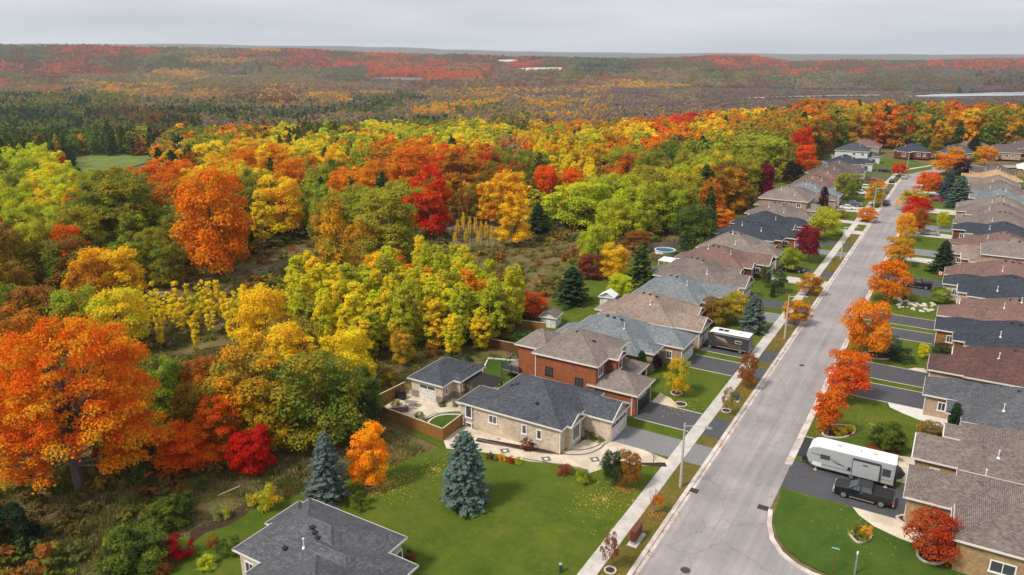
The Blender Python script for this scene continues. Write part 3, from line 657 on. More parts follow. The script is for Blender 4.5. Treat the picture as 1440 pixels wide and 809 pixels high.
# nearest house on the right, L shaped, yellow stone brick
house('large yellow brick house with mottled brown roof at the near right corner', (0, 71.5),
      [(-.1, 9.5, 77.6, 84.9, 3.3, '', 'x'), (4.4, 20, 71.6, 85.6, 3.6, '', 'x'), (4.2, 9.5, 72.4, 78.6, 3.35, '', 'y')],
      'weathered', 'yellow', [('S', 8.6, 1.2, 1.9, 1.1, 72.0), ('S', 13, 1.2, 1.9, 1.1, 72.0), ('W', 75, 1.0, 1.6, 1.4, 4.6)],
      [('W', 81.2, .12, 5.2, 2.3, .3, 'white')], [(6.9, 84.0), ], [(11.4, 77.5), (13, 79.8)], group=GR_, spouts=[(4.3, 77.95, 3.2)])
house('two storey back part of the yellow brick corner house', (6.5, 86.3), [(7.6, 20.5, 86.2, 92.8, 3.3, '', 'x', 0)], 'weathered', 'yellow') if False else None
# grey roofed house at the bottom left
house('grey roofed house cut off by the bottom edge of the picture', (-51.5, 30),
      [(-51.2, -38.8, 36.2, 45.7, 3.7, '', 'x'), (-47.6, -35.5, 34.5, 43.1, 3.65, '', 'x'), (-46, -33.6, 29, 41.7, 3.5, '', 'x'), (-51.9, -47, 40.6, 44.9, 3.6, '', 'x')],
      'grey', 'cream', [('E', 44.4, .9, 1.7, 1.6, -39.2, 'white', 3), ('E', 42.4, .9, .8, 1.6, -35.9, 'white', 1), ('S', -49.6, 1.4, 1, 1.2, 36.6)],
      [], [(-44.0, 38.1)], [(-45.1, 40.2), (-44.5, 39.9), (-43.9, 39.6), (-46.2, 37.9)])
# far cross row beyond the bend
for i, (x0, y0, w, d, rf, wl, lab, st_) in enumerate([
        (-30, 408, 16, 13, 'black', 'darkred', 'dark red brick house with slate roof straight beyond the end of the road', 0), (-12, 413, 16, 13, 'charcoal', 'darkred', 'slate roofed brick house right of the first one beyond the bend', 0),
        (6, 426, 17, 13, 'brown', 'pink', 'long brown roofed house beyond the bend, behind the tall spruce', 0), (25, 424, 16, 13, 'weathered', 'tan', 'grey brown roofed house beyond the bend with white trim', 0),
        (16, 452, 18, 13, 'brown', 'tan', 'brown roofed house in the last row before the woods', 0), (38, 446, 18, 13, 'taupe', 'tan', 'pale roofed house in the last row at the right edge', 0),
        (44, 424, 16, 13, 'weathered', 'pink', 'grey brown house nearest the right edge beyond the bend', 0), (62, 427, 16, 13, 'brown', 'tan', 'dark brown roofed house partly cut by the right edge, beyond the bend', 0),
        (58, 448, 17, 13, 'taupe', 'pink', 'taupe roofed house second from the right edge in the last row', 0), (-5, 441, 16, 12, 'red', 'tan', 'reddish roofed house left end of the last row under the woods', 0), (78, 447, 16, 13, 'weathered', 'tan', 'grey brown roofed house at the right end of the last row', 0),
        (-52, 420, 15, 13, 'red', 'tan', 'red brown roofed house at the wood edge behind the white sided one', 0),
        (19, 366, 18, 13, 'white', 'yellow', 'yellow brick house with flat looking white roof at the right edge', 0), (44, 372, 16, 13, 'maroon', 'tan', 'dark maroon roofed house beside the white roofed one', 0)]):
    ez = 5.6 if st_ else 3.3
    house(lab, (x0, y0), [(x0, x0+w, y0, y0+d, ez, '', None), (x0+2, x0+8, y0-3, y0+5, 3.2, '', 'y')], rf, wl, [('S', x0+11, 1.2, 1.4, 1.2, y0+.4), ('S', x0+13.5, 1.2, 1.0, 1.2, y0+.4), ('S', x0+5, 1.1, 1.6, 1.2, y0-2.6)], [], [(x0+4.5, y0+4)], [(x0+w/2, y0+d/2-.6)], group='houses beyond the bend of the road')
# second row on the right, behind the gardens (only roofs show)
for i, (y0, rf) in enumerate([(196, 'taupe'), (226, 'brown'), (256, 'weathered'), (286, 'gold'), (316, 'taupe'), (400, 'brown')]):
    x0 = 52
    house(['pale taupe', 'dark brown', 'grey brown', 'golden', 'light taupe', 'plain brown'][i]+' roof of a back street house, at the right edge', (x0, y0), [(x0, x0+14, y0, y0+13, 3.4, '', None)], rf, 'tan', [('S', x0+4, 1.2, 1.4, 1.2, y0+.4)], [], [], [], group='back street houses')
# two-storey rear part that shows between the bungalows on the right
house('two storey pinkish brick rear wing with white windows behind the round cedar', (5.8, 187.6), [(6.2, 18.6, 187.2, 199, 5.4, '', 'x')], 'taupe', 'pink', [('S', 12.4, 3.3, 1.0, 1.1, 187.6)], [], [], [(11, 192.4), (13, 192.2)], name='two_storey_house', group=GR_)
# ------------------------------------------------------------------ vegetation
PAL = dict(O=(.72, .20, .014), o=(.72, .33, .018), R=(.56, .022, .014), r=(.76, .11, .014), Y=(.86, .66, .03), y=(.80, .46, .022), l=(.56, .58, .03), g=(.40, .43, .038),
           v=(.34, .285, .034), G=(.17, .22, .034), D=(.048, .080, .036), b=(.30, .12, .03), c=(.22, .010, .035), p=(.035, .010, .020), m=(.26, .205, .20), S=(.18, .245, .20), k=(.05, .10, .042), t=(.42, .30, .15))
def lobes_broad(rg, w, h, z0, n, kind):
    C = []; hc = h-z0; k = 0; ph = rg.uniform(0, 6.28, 4); am = rg.uniform(.05, .17, 3)
    while len(C) < n and k < 9000:
        k += 1
        t = rg.uniform(.04, .93); a = rg.uniform(0, 2*math.pi)
        if kind == 'B': env = math.sqrt(max(0, 1-((t-.42)/.62)**2))
        elif kind == 'P': env = (.35+.65*math.sin(min(1, t*1.35)*math.pi/2))*(1-max(0, t-.45)/.55*.80)
        elif kind == 'L': env = 1.08*(1-t)**.75*min(1, t*5+.3)
        elif kind == 'V': env = .35+.75*t if t < .7 else .9*(1-(t-.7)/.4)
        env *= 1+am[0]*math.sin(a+ph[0])+am[1]*math.sin(2*a+ph[1]+t*3)+am[2]*math.sin(3*a+ph[2]+t*7)
        r = env*w/2*math.sqrt(rg.uniform(.25, 1)); q = (r*math.cos(a)*.86, r*math.sin(a)*.86, z0+t*hc)
        rl = {'B': .14, 'P': .10, 'L': .15, 'V': .16}[kind]*w*rg.uniform(.62, 1.25)*(1-.3*t)*(1.45 if w < 3 and kind == 'P' else 1)
        if all((q[0]-c[0])**2+(q[1]-c[1])**2+(q[2]-c[2])**2 > (.5*(rl+c[3]))**2 for c in C): C.append((*q, rl))
    return np.array(C)
def leaf_cloud(rg, C, n, leaf, squash=.82, up=.35, deep=.72):
    P = []; Dn = []; tot = 0; wts = C[:, 3]**2; wts = wts/wts.sum()
    while tot < n:
        m = int(n*1.6)+50; i = rg.choice(len(C), m, p=wts); d = rg.normal(size=(m, 3)); d /= np.linalg.norm(d, axis=1)[:, None]
        d[:, 2] = np.where(d[:, 2] < -.35, -d[:, 2], d[:, 2]); rr = C[i, 3]*rg.uniform(.70, 1.18, m)
        p = C[i, :3]+d*rr[:, None]*np.array([1, 1, squash])
        ok = np.ones(m, bool)
        for c in C:
            dd = (p-c[:3])/np.array([1, 1, squash]); ok &= (dd**2).sum(1) > (deep*c[3])**2
        P.append(p[ok]); Dn.append(d[ok]); tot += ok.sum()
        if len(P) > 14: break
    P = np.concatenate(P)[:n]; Dn = np.concatenate(Dn)[:n]; k = rg.random(len(P)) < .26; P[k] += (Dn[k]*np.abs(rg.normal(size=(k.sum(), 1)))*C[:, 3].mean()*.42)
    return cards(rg, P, Dn*.75+rg.normal(size=P.shape)*.42+np.array([0, 0, up]), leaf)
def cards(rg, P, Nn, leaf, asp=1.25):
    m = len(P); Nn = Nn/np.linalg.norm(Nn, axis=1)[:, None]; a = rg.normal(size=(m, 3)); t = np.cross(Nn, a); t /= np.linalg.norm(t, axis=1)[:, None]; b = np.cross(Nn, t)
    s = leaf*rg.uniform(.6, 1.3, m)[:, None]; t = t*s*.5*asp; b = b*s*.5
    V = np.stack([P-t, P-b*.9+t*.15, P+t, P+b*.9-t*.15], 1).reshape(-1, 3); return V
def card_mesh(name, V, mats, extra=None, k=4):
    nv = len(V); nf = nv//k; ev = extra.v if extra else []; ef = extra.f if extra else []
    me = bpy.data.meshes.new(name); me.vertices.add(nv+len(ev)); me.vertices.foreach_set('co', np.concatenate([V.ravel(), np.array(ev, float).ravel()]) if ev else V.ravel())
    sizes = [k]*nf+[len(f) for f in ef]; idx = list(range(nv))+[i+nv for f in ef for i in f]
    me.loops.add(len(idx)); me.loops.foreach_set('vertex_index', idx); me.polygons.add(len(sizes))
    st_ = np.concatenate([[0], np.cumsum(sizes)[:-1]]).astype(int); me.polygons.foreach_set('loop_start', st_)
    try: me.polygons.foreach_set('loop_total', sizes)
    except Exception: pass
    for q in mats: me.materials.append(q)
    if ef: me.polygons.foreach_set('material_index', [0]*nf+[1]*len(ef))
    me.update(calc_edges=True); me.validate(); return me
def trunk_mb(rg, w, h, z0, C=None, r=None, nl=7):
    mb = MB(); r = r or h*.018+.05; zt = z0+(h-z0)*.62; bend = [(0, 0, -.2)]; x = y = 0
    for k in range(1, 5): x += rg.normal()*w*.012; y += rg.normal()*w*.012; bend.append((x, y, zt*k/4))
    mb.tube(bend, [r*1.25, r, r*.85, r*.6, r*.3], 6)
    if C is not None:
        for i in rg.permutation(len(C))[:nl]:
            c = C[i]; f = rg.uniform(.35, .85); s0 = (x*f*.5, y*f*.5, max(z0*.7, min(c[2]*.7, zt*f))); mid = ((s0[0]+c[0])/2, (s0[1]+c[1])/2, (s0[2]+c[2])/2-.02*h)
            mb.tube([s0, mid, tuple(c[:3])], [r*.42, r*.28, r*.1], 4)
    return mb
def conifer(rg, w, h, nb, per, leaf, droop=.25, z0=.04, power=.85, irregular=.15):
    P = []; Nn = []
    for i in range(nb):
        t = (i+rg.uniform())/nb; t = t**.85; z = h*(z0+(1-z0)*t); R_ = w/2*((1-t)**power)*(1+rg.normal()*irregular)+.12; a = i*2.399+rg.uniform(-.3, .3)
        m = max(3, int(per*(R_/(w/2))+3)); s = rg.uniform(.12, 1, m)**.75; lat = rg.normal(size=m)*.13*R_*(1.25-s)
        P.append(np.stack([math.cos(a)*s*R_-math.sin(a)*lat, math.sin(a)*s*R_+math.cos(a)*lat, z-droop*s*R_*.55+.14*R_*s**3+rg.normal(size=m)*.05*leaf], 1))
        Nn.append(np.stack([np.full(m, math.cos(a)*.35), np.full(m, math.sin(a)*.35), np.ones(m)], 1)+rg.normal(size=(m, 3))*.35)
    return cards(rg, np.concatenate(P), np.concatenate(Nn), leaf, 1.7)
def bare_mb(rg, w, h, thin=1.):
    mb = MB()
    def rec(p, d, l, r, k):
        q = p+d*l; mb.tube([p, (p+q)/2+Vector(rg.normal(size=3))*l*.05, q], [r, r*.8, r*.55], 3)
        if k == 0: return
        for _ in range(3 if k > 1 else 4):
            nd = (d+Vector(rg.normal(size=3))*.42+Vector((0, 0, .22))).normalized(); rec(p+d*l*rg.uniform(.45, 1), nd, l*rg.uniform(.55, .78), r*.5, k-1)
    rec(Vector((0, 0, -.1)), Vector((0, 0, 1)), h*.36, (h*.014+.03)*thin, 3); return mb
VAR = {}
def add_variant(kind, w, h, n, leaf, lob, z0, seed, full=True, shape=None, **k):
    rg = np.random.default_rng(seed); shape = shape or kind[0]
    if shape in 'CK':
        V = conifer(rg, w, h, *k.get('cf', (90, 34)), leaf, **{('z0' if a == 'cz' else a): b for a, b in k.items() if a not in ('cf', 'bk')}); C = None
        crown = card_mesh('crown', V, [M['leaf']]); tm = MB(); tm.tube([(0, 0, -.2), (0, 0, h*.5), (0, 0, h*.97)], [h*.02+.04, h*.012, .02], 6)
    else:
        C = lobes_broad(rg, w, h, z0, lob, shape); V = leaf_cloud(rg, C, n, leaf, squash=(1.2 if seed % 2 else .8) if shape == 'P' else .78); crown = card_mesh('crown', V, [M['leaf']]); tm = trunk_mb(rg, w, h, z0, C, k.get('tr'), k.get('nl', 7))
    VAR.setdefault(kind, []).append(dict(w=w, h=h, crown=crown, trunk=tm.mesh('trunk', M[k.get('bk', 'bark')] if shape not in 'CK' else M['bark'])))
for s_ in range(4): add_variant('B', 9, 11.5, 15000, .27, 60, 1.0, 100+s_)             # woodland broadleaf
for s_ in range(3): add_variant('T', 8, 15, 16000, .28, 66, 1.4, 120+s_, shape='B')      # taller
for s_ in range(4): add_variant('P', 4.6, 11.5, 9000, .20, 90, .7, 140+s_, bk='birch', tr=.10)   # poplar
for s_ in range(2): add_variant('A', 2.6, 8.5, 3000, .17, 28, 1.2, 160+s_, shape='P', bk='birch', nl=4, tr=.06)   # thin aspen
for s_ in range(2): add_variant('L', 6, 13, 10000, .24, 60, .6, 170+s_)                # larch like cone
for s_ in range(3): add_variant('R', 5.6, 6.2, 9500, .18, 56, 1.2, 180+s_, shape='B', tr=.11)   # small round street tree
for s_ in range(3): add_variant('U', 2.6, 1.9, 3000, .10, 26, .08, 190+s_, shape='B', tr=.03)   # shrub
for s_ in range(3): add_variant('C', 7, 12.5, 0, .42, 0, 0, 200+s_, cf=(190, 46), irregular=.25, power=.7)   # dark pine and spruce of the woods
add_variant('Z', 5.6, 6.2, 3000, .2, 30, 1.5, 188, shape='B', tr=.08)
add_variant('S', 5.2, 9, 0, .24, 0, 0, 221, shape='K', cf=(330, 60), irregular=.2, droop=.35, cz=.03, power=.62)     # garden blue spruce
add_variant('S', 4.8, 9, 0, .24, 0, 0, 222, shape='K', cf=(330, 60), irregular=.19, droop=.4, cz=.03, power=.5)
add_variant('K', 1.5, 5.2, 0, .2, 0, 0, 231, shape='K', cf=(150, 12), irregular=.1, droop=.05, cz=.02, power=.42)    # narrow cedar
def named_parts(root, v, sx, sz, c1, c2, rot=None, trunk=True):
    rz = random.uniform(0, 6.28) if rot is None else rot
    cr_ = bpy.data.objects.new('crown', v['crown']); COL.objects.link(cr_); cr_.parent = root; cr_.scale = (sx, sx, sz); cr_.rotation_euler = (0, 0, rz)
    j = lambda c: tuple(max(.004, q*random.uniform(.9, 1.1)) for q in c)
    cr_['tint'] = j(PAL[c1] if isinstance(c1, str) else c1); cr_['tint2'] = j(PAL[c2] if isinstance(c2, str) else c2)
    if trunk:
        tk = bpy.data.objects.new('trunk', v['trunk']); COL.objects.link(tk); tk.parent = root; tk.scale = (sx, sx, sz); tk.rotation_euler = (0, 0, rz)
    return cr_
LANDMARK = []
def plant(name, label, cat, x, y, w, h, kind, c1, c2=None, group=None, z=None, vi=None, rot=None, trunk=True):
    z = (terrain(x, y)-.05 if x < -66 or math.hypot(x, y) > 480 else .1) if z is None else z
    t = thing(name, label, cat, (x, y, z), 0, group); v = VAR[kind][random.randrange(len(VAR[kind])) if vi is None else vi]
    named_parts(t, v, w/v['w'], h/v['h'], c1, c2 or c1, rot, trunk); return t
def tpx(name, label, cat, ub, vb, vt, wpx, kind, c1, c2=None, group=None, **k):
    """tree standing at pixel (ub, vb), its top in row vt, its crown wpx wide"""
    x, y = at(ub, vb, .1); h = pix_h(x, y, vt); w = wpx*depth(x, y)/F; return plant(name, label, cat, x, y, w, h, kind, c1, c2, group, **k)
KEYBOX = []
OCC = []                                                # places already taken in the woods
def kpx(name, label, u, vt, wpx, h, kind, c1, c2=None, group='trees in the woods beyond the back gardens', cat='tree', **k):
    """woodland tree h metres high whose top shows at pixel (u, vt)"""
    x, y = on_ground(u, vt, h); w = wpx*math.hypot(depth(x, y, h/2), 0)/F; OCC.append((x, y, w*.42)); t = plant(name, label, cat, x, y, w, h, kind, c1, c2, group, **k)
    LANDMARK.append((x, y, label)); vb_ = proj(x, y, h*.12)[1]; KEYBOX.append((u, vt, vb_, wpx, math.hypot(x, y))); return t
# the giant maple at the left, with crown and limbs of its own
rg = np.random.default_rng(900); gx, gy = at(113, 690); gw, gh = 255*depth(gx, gy, 8)/F, pix_h(gx, gy, 452)
C_ = lobes_broad(rg, gw, gh, 3.8, 150, 'B'); C_[:, 3] *= .60; C2 = lobes_broad(np.random.default_rng(5), gw*1.06, gh*1.02, 3.4, 90, 'B'); C2[:, 3] *= .36; C_ = np.concatenate([C_, C2]); tw = np.array([-gx, -gy])/math.hypot(gx, gy); C_ = C_[~((C_[:, 2] < 8.2) & ((C_[:, :2]@tw) > -.5) & (np.abs(C_[:, 0]*tw[1]-C_[:, 1]*tw[0]) < 2.4))]
V = leaf_cloud(rg, C_, 70000, .23, deep=.8, squash=.62); tm = trunk_mb(rg, gw, gh, 4.2, C_, .46, 46)
VAR['G'] = [dict(w=gw, h=gh, crown=card_mesh('crown', V, [M['leaf']]), trunk=tm.mesh('trunk', M['bark']))]
plant('maple_tree', 'giant spreading orange and red maple at the left edge, the biggest tree of the picture', 'tree', gx, gy, gw, gh, 'G', (.80, .145, .012), (.78, .38, .018), rot=0); OCC.append((gx, gy, gw*.40)); LANDMARK.append((gx, gy, 'giant spreading maple'))
KEY = [  # label, u, top row, width px, height m, kind, colours
 ('scarlet red maple beside the tall blue spruce', 352, 606, 66, 5.4, 'B', 'R', 'R'),
 ('red orange young maple at the wood edge left of the scarlet one', 262, 610, 84, 5.8, 'B', 'r', 'O'),
 ('bright orange maple behind the red orange young one', 298, 560, 70, 8.5, 'T', 'O', 'r'),
 ('big olive and gold maple behind the scarlet red one', 350, 497, 130, 12.5, 'B', 'v', 'o'),
 ('big dark olive green tree left of the fenced patio', 440, 512, 130, 12.5, 'B', 'G', 'v'),
 ('dark green tree against the corner of the patio fence', 505, 530, 66, 8, 'B', 'G', 'D'),
 ('golden yellow tree behind the olive green one', 487, 474, 78, 9.5, 'B', 'Y', 'y'),
 ('brown olive round tree left of the golden yellow one', 405, 455, 85, 9, 'B', 'v', 'b'),
 ('vivid orange maple, tallest of the orange group on the far left side', 288, 238, 104, 24, 'B', 'O', 'o'),
 ('deep scarlet maple in the middle of the woods', 603, 232, 66, 20, 'T', 'R', 'r'),
 ('orange maple just left of the deep scarlet one', 578, 205, 62, 17, 'T', 'O', 'o'),
 ('rust and gold maple just right of the deep scarlet one', 648, 212, 62, 17, 'T', 'b', 'o'),
 ('yellow gold cone shaped larch left of the olive green tree', 465, 264, 58, 22, 'L', 'y', 'v'),
 ('pale yellow sparse tree left of the cone shaped larch', 392, 246, 66, 17, 'B', 'y', 'Y'),
 ('light yellow thin tree next to the vivid orange maple', 362, 268, 36, 15, 'P', 'Y', 'Y'),
 ('wide olive green tree right of the cone shaped larch', 545, 255, 88, 21, 'T', 'g', 'v'),
 ('round bright yellow tree by the green far meadow', 298, 199, 52, 14, 'B', 'Y', 'Y'),
 ('round yellow tree right of the first bright yellow one', 345, 195, 50, 14, 'B', 'Y', 'o'),
 ('wide orange yellow tree above the vivid orange maple', 385, 200, 70, 15, 'B', 'o', 'Y'),
 ('orange red tree behind the pale yellow sparse tree', 410, 222, 50, 15, 'B', 'O', 'o'),
 ('dark green tall tree left of the vivid orange maple', 170, 250, 80, 19, 'T', 'G', 'v'),
 ('red topped tree in the green mass at the left', 92, 318, 52, 12, 'B', 'r', 'O'),
 ('round dark green tree below the red topped one', 92, 338, 78, 12, 'B', 'G', 'b'),
 ('dark garden spruce behind the white shed', 805, 384, 54, 7.5, 'C', 'D', 'k'),
 ('orange red bush like maple left of the white shed', 748, 412, 44, 5, 'B', 'r', 'b'),
 ('yellow tree beside the dark weeping evergreen', 866, 348, 42, 8, 'B', 'y', 'Y'),
 ('lime green small tree below the yellow one', 872, 390, 34, 5, 'B', 'l', 'l'),
 ('dark weeping evergreen behind the blue grey roof', 902, 343, 44, 9.5, 'C', 'D', 'G'),
 ('lone dark spruce in the middle clearing', 757, 286, 38, 8.5, 'C', 'D', 'k'),
 ('lime green rounded tree right of the lone dark spruce', 822, 256, 90, 13, 'B', 'l', 'g'),
 ('bright red maple high in the middle of the woods', 768, 242, 34, 11, 'B', 'r', 'b'),
 ('red round maple towards the back of the woods', 518, 184, 34, 11, 'B', 'R', 'r'),
 ('small red maple left of the back one', 480, 198, 26, 9, 'B', 'r', 'r'),
 ('lone red tree beside the far green meadow', 79, 212, 24, 10, 'B', 'r', 'b'),
 ('crimson magenta tree where the woods meet the houses', 1077, 231, 28, 12, 'B', 'c', 'c'),
 ('two toned red maple at the wood edge far right', 1132, 180, 34, 17, 'B', 'R', 'r'),
 ('red orange tree under the two toned one', 1136, 205, 36, 12, 'B', 'r', 'O'),
 ('big grey olive willow right of centre in the woods', 1062, 190, 92, 16, 'B', 'v', 'g'),
 ('purple leaved tree beside the two toned maple', 1118, 230, 24, 8, 'B', 'p', 'p'),
 ('lone small orange tree behind the black roofed house', 1020, 299, 32, 5.5, 'B', 'O', 'o'),
 ('dark cone spruce behind the lone small orange tree', 1000, 265, 34, 14, 'C', 'D', 'G'),
 ('dark green round tree left of the cone spruce', 978, 290, 60, 12, 'B', 'G', 'D'),
 ('russet red shrubby tree behind the grey weathered fence', 896, 325, 40, 5, 'B', 'b', 'b'),
 ('dark red low tree left of the yellow garden tree', 832, 360, 40, 5.5, 'B', 'b', 'c'),
 ('olive green tree touching the right side of the giant maple', 222, 500, 62, 9, 'B', 'G', 'g'),
 ('brown orange round tree behind the bright orange maple', 284, 508, 58, 8, 'B', 'b', 'O'),
 ('dull olive brown tree right of the giant maple', 262, 552, 58, 7.5, 'B', 'v', 'b'),
 ('orange brown maple between scarlet and red orange ones', 318, 600, 50, 6, 'B', 'O', 'b'),
 ('gold green tree above the scarlet red maple', 376, 560, 70, 8, 'B', 'v', 'y'),
 ('lime yellow tree behind the giant maple, right part', 158, 412, 84, 11, 'B', 'l', 'Y'),
 ('yellow green tree behind the giant maple, middle part', 100, 408, 70, 11, 'B', 'g', 'v'),
 ('olive brown tree behind the giant maple, left part', 40, 405, 76, 11, 'B', 'v', 'b'),
 ('green tree behind the giant maple at the very edge', -4, 402, 70, 11, 'B', 'G', 'v'),
 ('orange gold tree left of the giant maple top', 20, 440, 80, 10, 'B', 'o', 'b'),
 ('olive brown leaning tree left of the fenced patio, behind the shrubs', 566, 470, 34, 6, 'B', 'v', 'y'),
]
for lab, u, vt, wpx, h, kd, c1, c2 in KEY:
    nm = {'C': 'spruce_tree', 'L': 'larch_tree', 'P': 'poplar_tree'}.get(kd, 'maple_tree' if 'maple' in lab else 'broadleaf_tree'); kpx(nm, lab, u, vt, wpx, h, kd, c1, c2)
# colours of the woods, read off by where a crown shows:  u v colours kind
CTRL = '''
15 255 gG B;50 245 ll B;80 248 lY B;110 245 lg B;128 262 vg B;20 300 gl B;55 295 Yg B;75 285 Yl B;30 340 gv B;60 330 gl B;140 300 Gv T;190 300 Gv T;215 320 Gg B;235 330 vG B;20 385 bv B;8 350 rb B;40 365 vo B;55 392 Gb B;
150 350 gv B;175 365 gG B;205 350 Gv B;235 375 vG B;130 395 ob B;150 380 oY B;175 400 vo B;215 395 vb B;150 245 gv B;165 235 Oo B;185 240 OO B;205 245 OO B;225 250 OO B;200 225 lg B;225 225 oy B;240 300 Ov B;250 395 Ob B;265 400 Ob B;285 395 bO B;
320 250 oY B;340 230 oO B;365 225 Yo B;330 290 vG B;345 330 vG B;355 385 rb B;375 390 rO B;340 380 vb B;385 330 yv B;405 345 Gv B;420 300 Gg B;430 250 vg B;450 245 gv B;470 235 oY B;490 240 gv B;500 260 oO B;510 300 gv B;500 340 vo B;480 350 vy B;410 400 gv B;395 410 yY B;
440 215 lY B;460 205 Yg B;500 205 gl B;430 240 Ov B;545 225 Oo B;560 240 oO B;590 215 Oo B;620 230 rO B;640 240 Rb B;665 240 bo B;690 235 bO B;700 250 rb B;655 280 bv B;670 260 ob B;690 285 Yo B;710 275 oY B;725 300 Yo B;640 300 vb B;
530 300 gv B;560 300 gv B;530 340 vy B;560 350 gv B;580 200 lg B;610 195 ll B;640 195 lY B;665 195 Yl B;690 190 Yg B;560 190 Yl B;530 190 Yl B;600 180 gG B;640 175 gv B;
720 235 Gv B;740 250 Gv B;735 215 tO B;760 215 YY P;785 215 Yo P;800 230 YY P;820 230 oY P;835 245 YY P;750 205 yY P;780 260 rO B;790 190 Og B;810 180 Oo B;850 180 oG B;880 190 oY B;830 205 gY B;870 215 vO B;900 205 Yg B;
860 240 ob B;880 250 Ob B;890 225 vg B;920 230 vG B;940 220 vG B;900 250 vg B;920 260 gl B;940 265 gv B;960 250 lg B;850 270 gl B;870 290 gl B;890 300 lg B;860 310 lg B;900 330 gl B;880 320 gl B;930 300 gl B;940 320 gv B;960 300 Gg B;950 280 gv B;980 260 gG B;
800 290 lY B;830 300 lg B;800 320 lg B;770 300 lG B;840 330 gl B;860 350 gv B;820 340 gl B;920 210 oO B;940 195 rO B;960 190 Oo B;980 185 OY B;1000 190 oY B;1020 185 ov B;970 180 rR B;900 170 Oo B;930 165 Or B;870 165 rO B;850 160 vG B;820 165 GO B;790 160 YO B;770 160 rO B;745 165 OY B;720 170 Gb B;700 165 vG B;
1000 215 gv B;980 225 gv B;1010 235 gY B;1030 240 gv B;1050 240 gv B;1040 205 vg B;1090 215 gG B;1100 205 Gv B;1020 260 ob B;1035 275 oO B;1050 270 gl B;1060 262 Gg B;1000 245 gl B;1040 180 vo B;1070 175 ov B;1090 180 oG B;1060 165 oY B;1100 165 Go B;1110 190 vo T;1150 170 vO T;1165 200 bG T;1180 180 Gv T;1150 215 bD T;1190 200 GD T;
1200 170 oY T;1215 185 ov T;1230 165 Oo T;1245 185 bO T;1260 175 Ob T;1280 165 GD T;1295 180 Gv T;1310 165 OG T;1325 160 rO T;1340 175 bO T;1355 160 oO T;1370 170 bc T;1385 165 GO T;1395 160 Go T;1405 155 oY T;1420 160 Oo T;1435 160 GD T;1350 190 oY T;1330 185 ov T;1400 180 oG T;
30 200 DG C;60 195 DG C;20 170 DG C;90 180 bG B;100 170 vG B;25 160 lg B;10 165 lY B;60 165 DG C;120 200 DG B;150 200 DG C;180 195 DG C;200 195 gv B;220 195 DD C;140 180 bD B;170 185 DG C;215 170 Yg B;235 175 ov B;255 180 YO B;260 190 vG B;280 190 Gv B;240 210 tv B;258 215 DD C;280 215 vg B;
120 155 DG C;200 155 DG C;250 160 DG C;300 165 DG C;340 165 DG C;380 175 YD C;400 165 DG C;420 170 DG C;450 170 YG B;470 180 gD C;490 165 DG C;520 165 DG C;560 170 gG C;600 165 DG C;640 165 DG C;680 160 gv B;70 150 DG C;20 148 DG C;330 180 YO B;360 185 oG B;310 175 Ov B;420 195 DG C;440 190 DG C;400 190 gY B
'''
CT = []
for e in CTRL.replace('\n', '').split(';'):
    e = e.split()
    if len(e) == 4: CT.append((float(e[0]), float(e[1]), e[2][0], e[2][1], e[3]))
CTA = np.array([(c[0], c[1]*1.9) for c in CT])
CLEAR = [(236, 330, 458, 520), (190, 262, 398, 425), (262, 330, 386, 402), (330, 400, 372, 388), (400, 480, 352, 362), (715, 795, 345, 392), (98, 212, 214, 236), (560, 640, 312, 330), (636, 708, 308, 350), (520, 640, 470, 560), (640, 700, 460, 520), (0, 560, 690, 809), (380, 440, 640, 700), (925, 1000, 322, 345), (760, 850, 425, 470)]
TOWN = [(-66, -80), (-60, 20), (-64, 44), (-66, 60), (-68, 80), (-64, 96), (-67, 118), (-67, 150), (-64, 170), (-60, 190), (-59, 212), (-57, 240), (-62, 330), (-62, 400), (-60, 440), (-30, 458), (0, 468), (30, 480), (70, 482), (240, 470), (240, -80)]
def hides(u, w, vt, d):
    for ku, kt, kb, kw, kd in KEYBOX:
        if d < kd-1 and abs(u-ku) < (kw*.34+w*.36) and vt < kt+(kb-kt)*(.72 if kw > 45 else .6): return True
    return False
def inside(x, y, P):
    c = False; j = len(P)-1
    for i in range(len(P)):
        if (P[i][1] > y) != (P[j][1] > y) and x < (P[j][0]-P[i][0])*(y-P[i][1])/(P[j][1]-P[i][1])+P[i][0]: c = not c
        j = i
    return c
# poplar thicket in the middle (lime and yellow), its own dense group
TH = [(395, 482), (440, 508), (500, 522), (560, 505), (640, 502), (700, 490), (748, 474), (742, 460), (700, 436), (650, 418), (600, 409), (540, 411), (490, 418), (440, 430), (400, 448)]
THW = [at(u, v) for u, v in TH]
cand = []
rr = random.Random(21)
x0_, x1_ = min(p[0] for p in THW), max(p[0] for p in THW); y0_, y1_ = min(p[1] for p in THW), max(p[1] for p in THW)
gx_ = x0_
while gx_ < x1_:
    gy_ = y0_
    while gy_ < y1_:
        x, y = gx_+rr.uniform(-1.2, 1.2), gy_+rr.uniform(-1.2, 1.2); gy_ += 3.45
        if not inside(x, y, THW) or any((x-a)**2+(y-b)**2 < (c+1)**2 for a, b, c in OCC): continue
        h = rr.uniform(6.8, 13.2)
        if rr.random() < .03: continue
        u, v = proj(x, y, h*.6)
        k = rr.random(); s = (u-400)/340
        if k < .36: cc = ('Y', 'l')
        elif k < .8: cc = ('l', 'g') if s > .3 else ('l', 'Y')
        elif k < .93: cc = ('g', 'v')
        else: cc = ('y', 'O') if v < 430 else ('g', 'b')
        if hides(u, 26, proj(x, y, h)[1], math.hypot(x, y)): continue
        cand.append((x, y, rr.uniform(4.6, 6.4), h, 'P', cc))
    gx_ += 3.45
for x, y, w, h, k, cc in cand: OCC.append((x, y, 1.9))
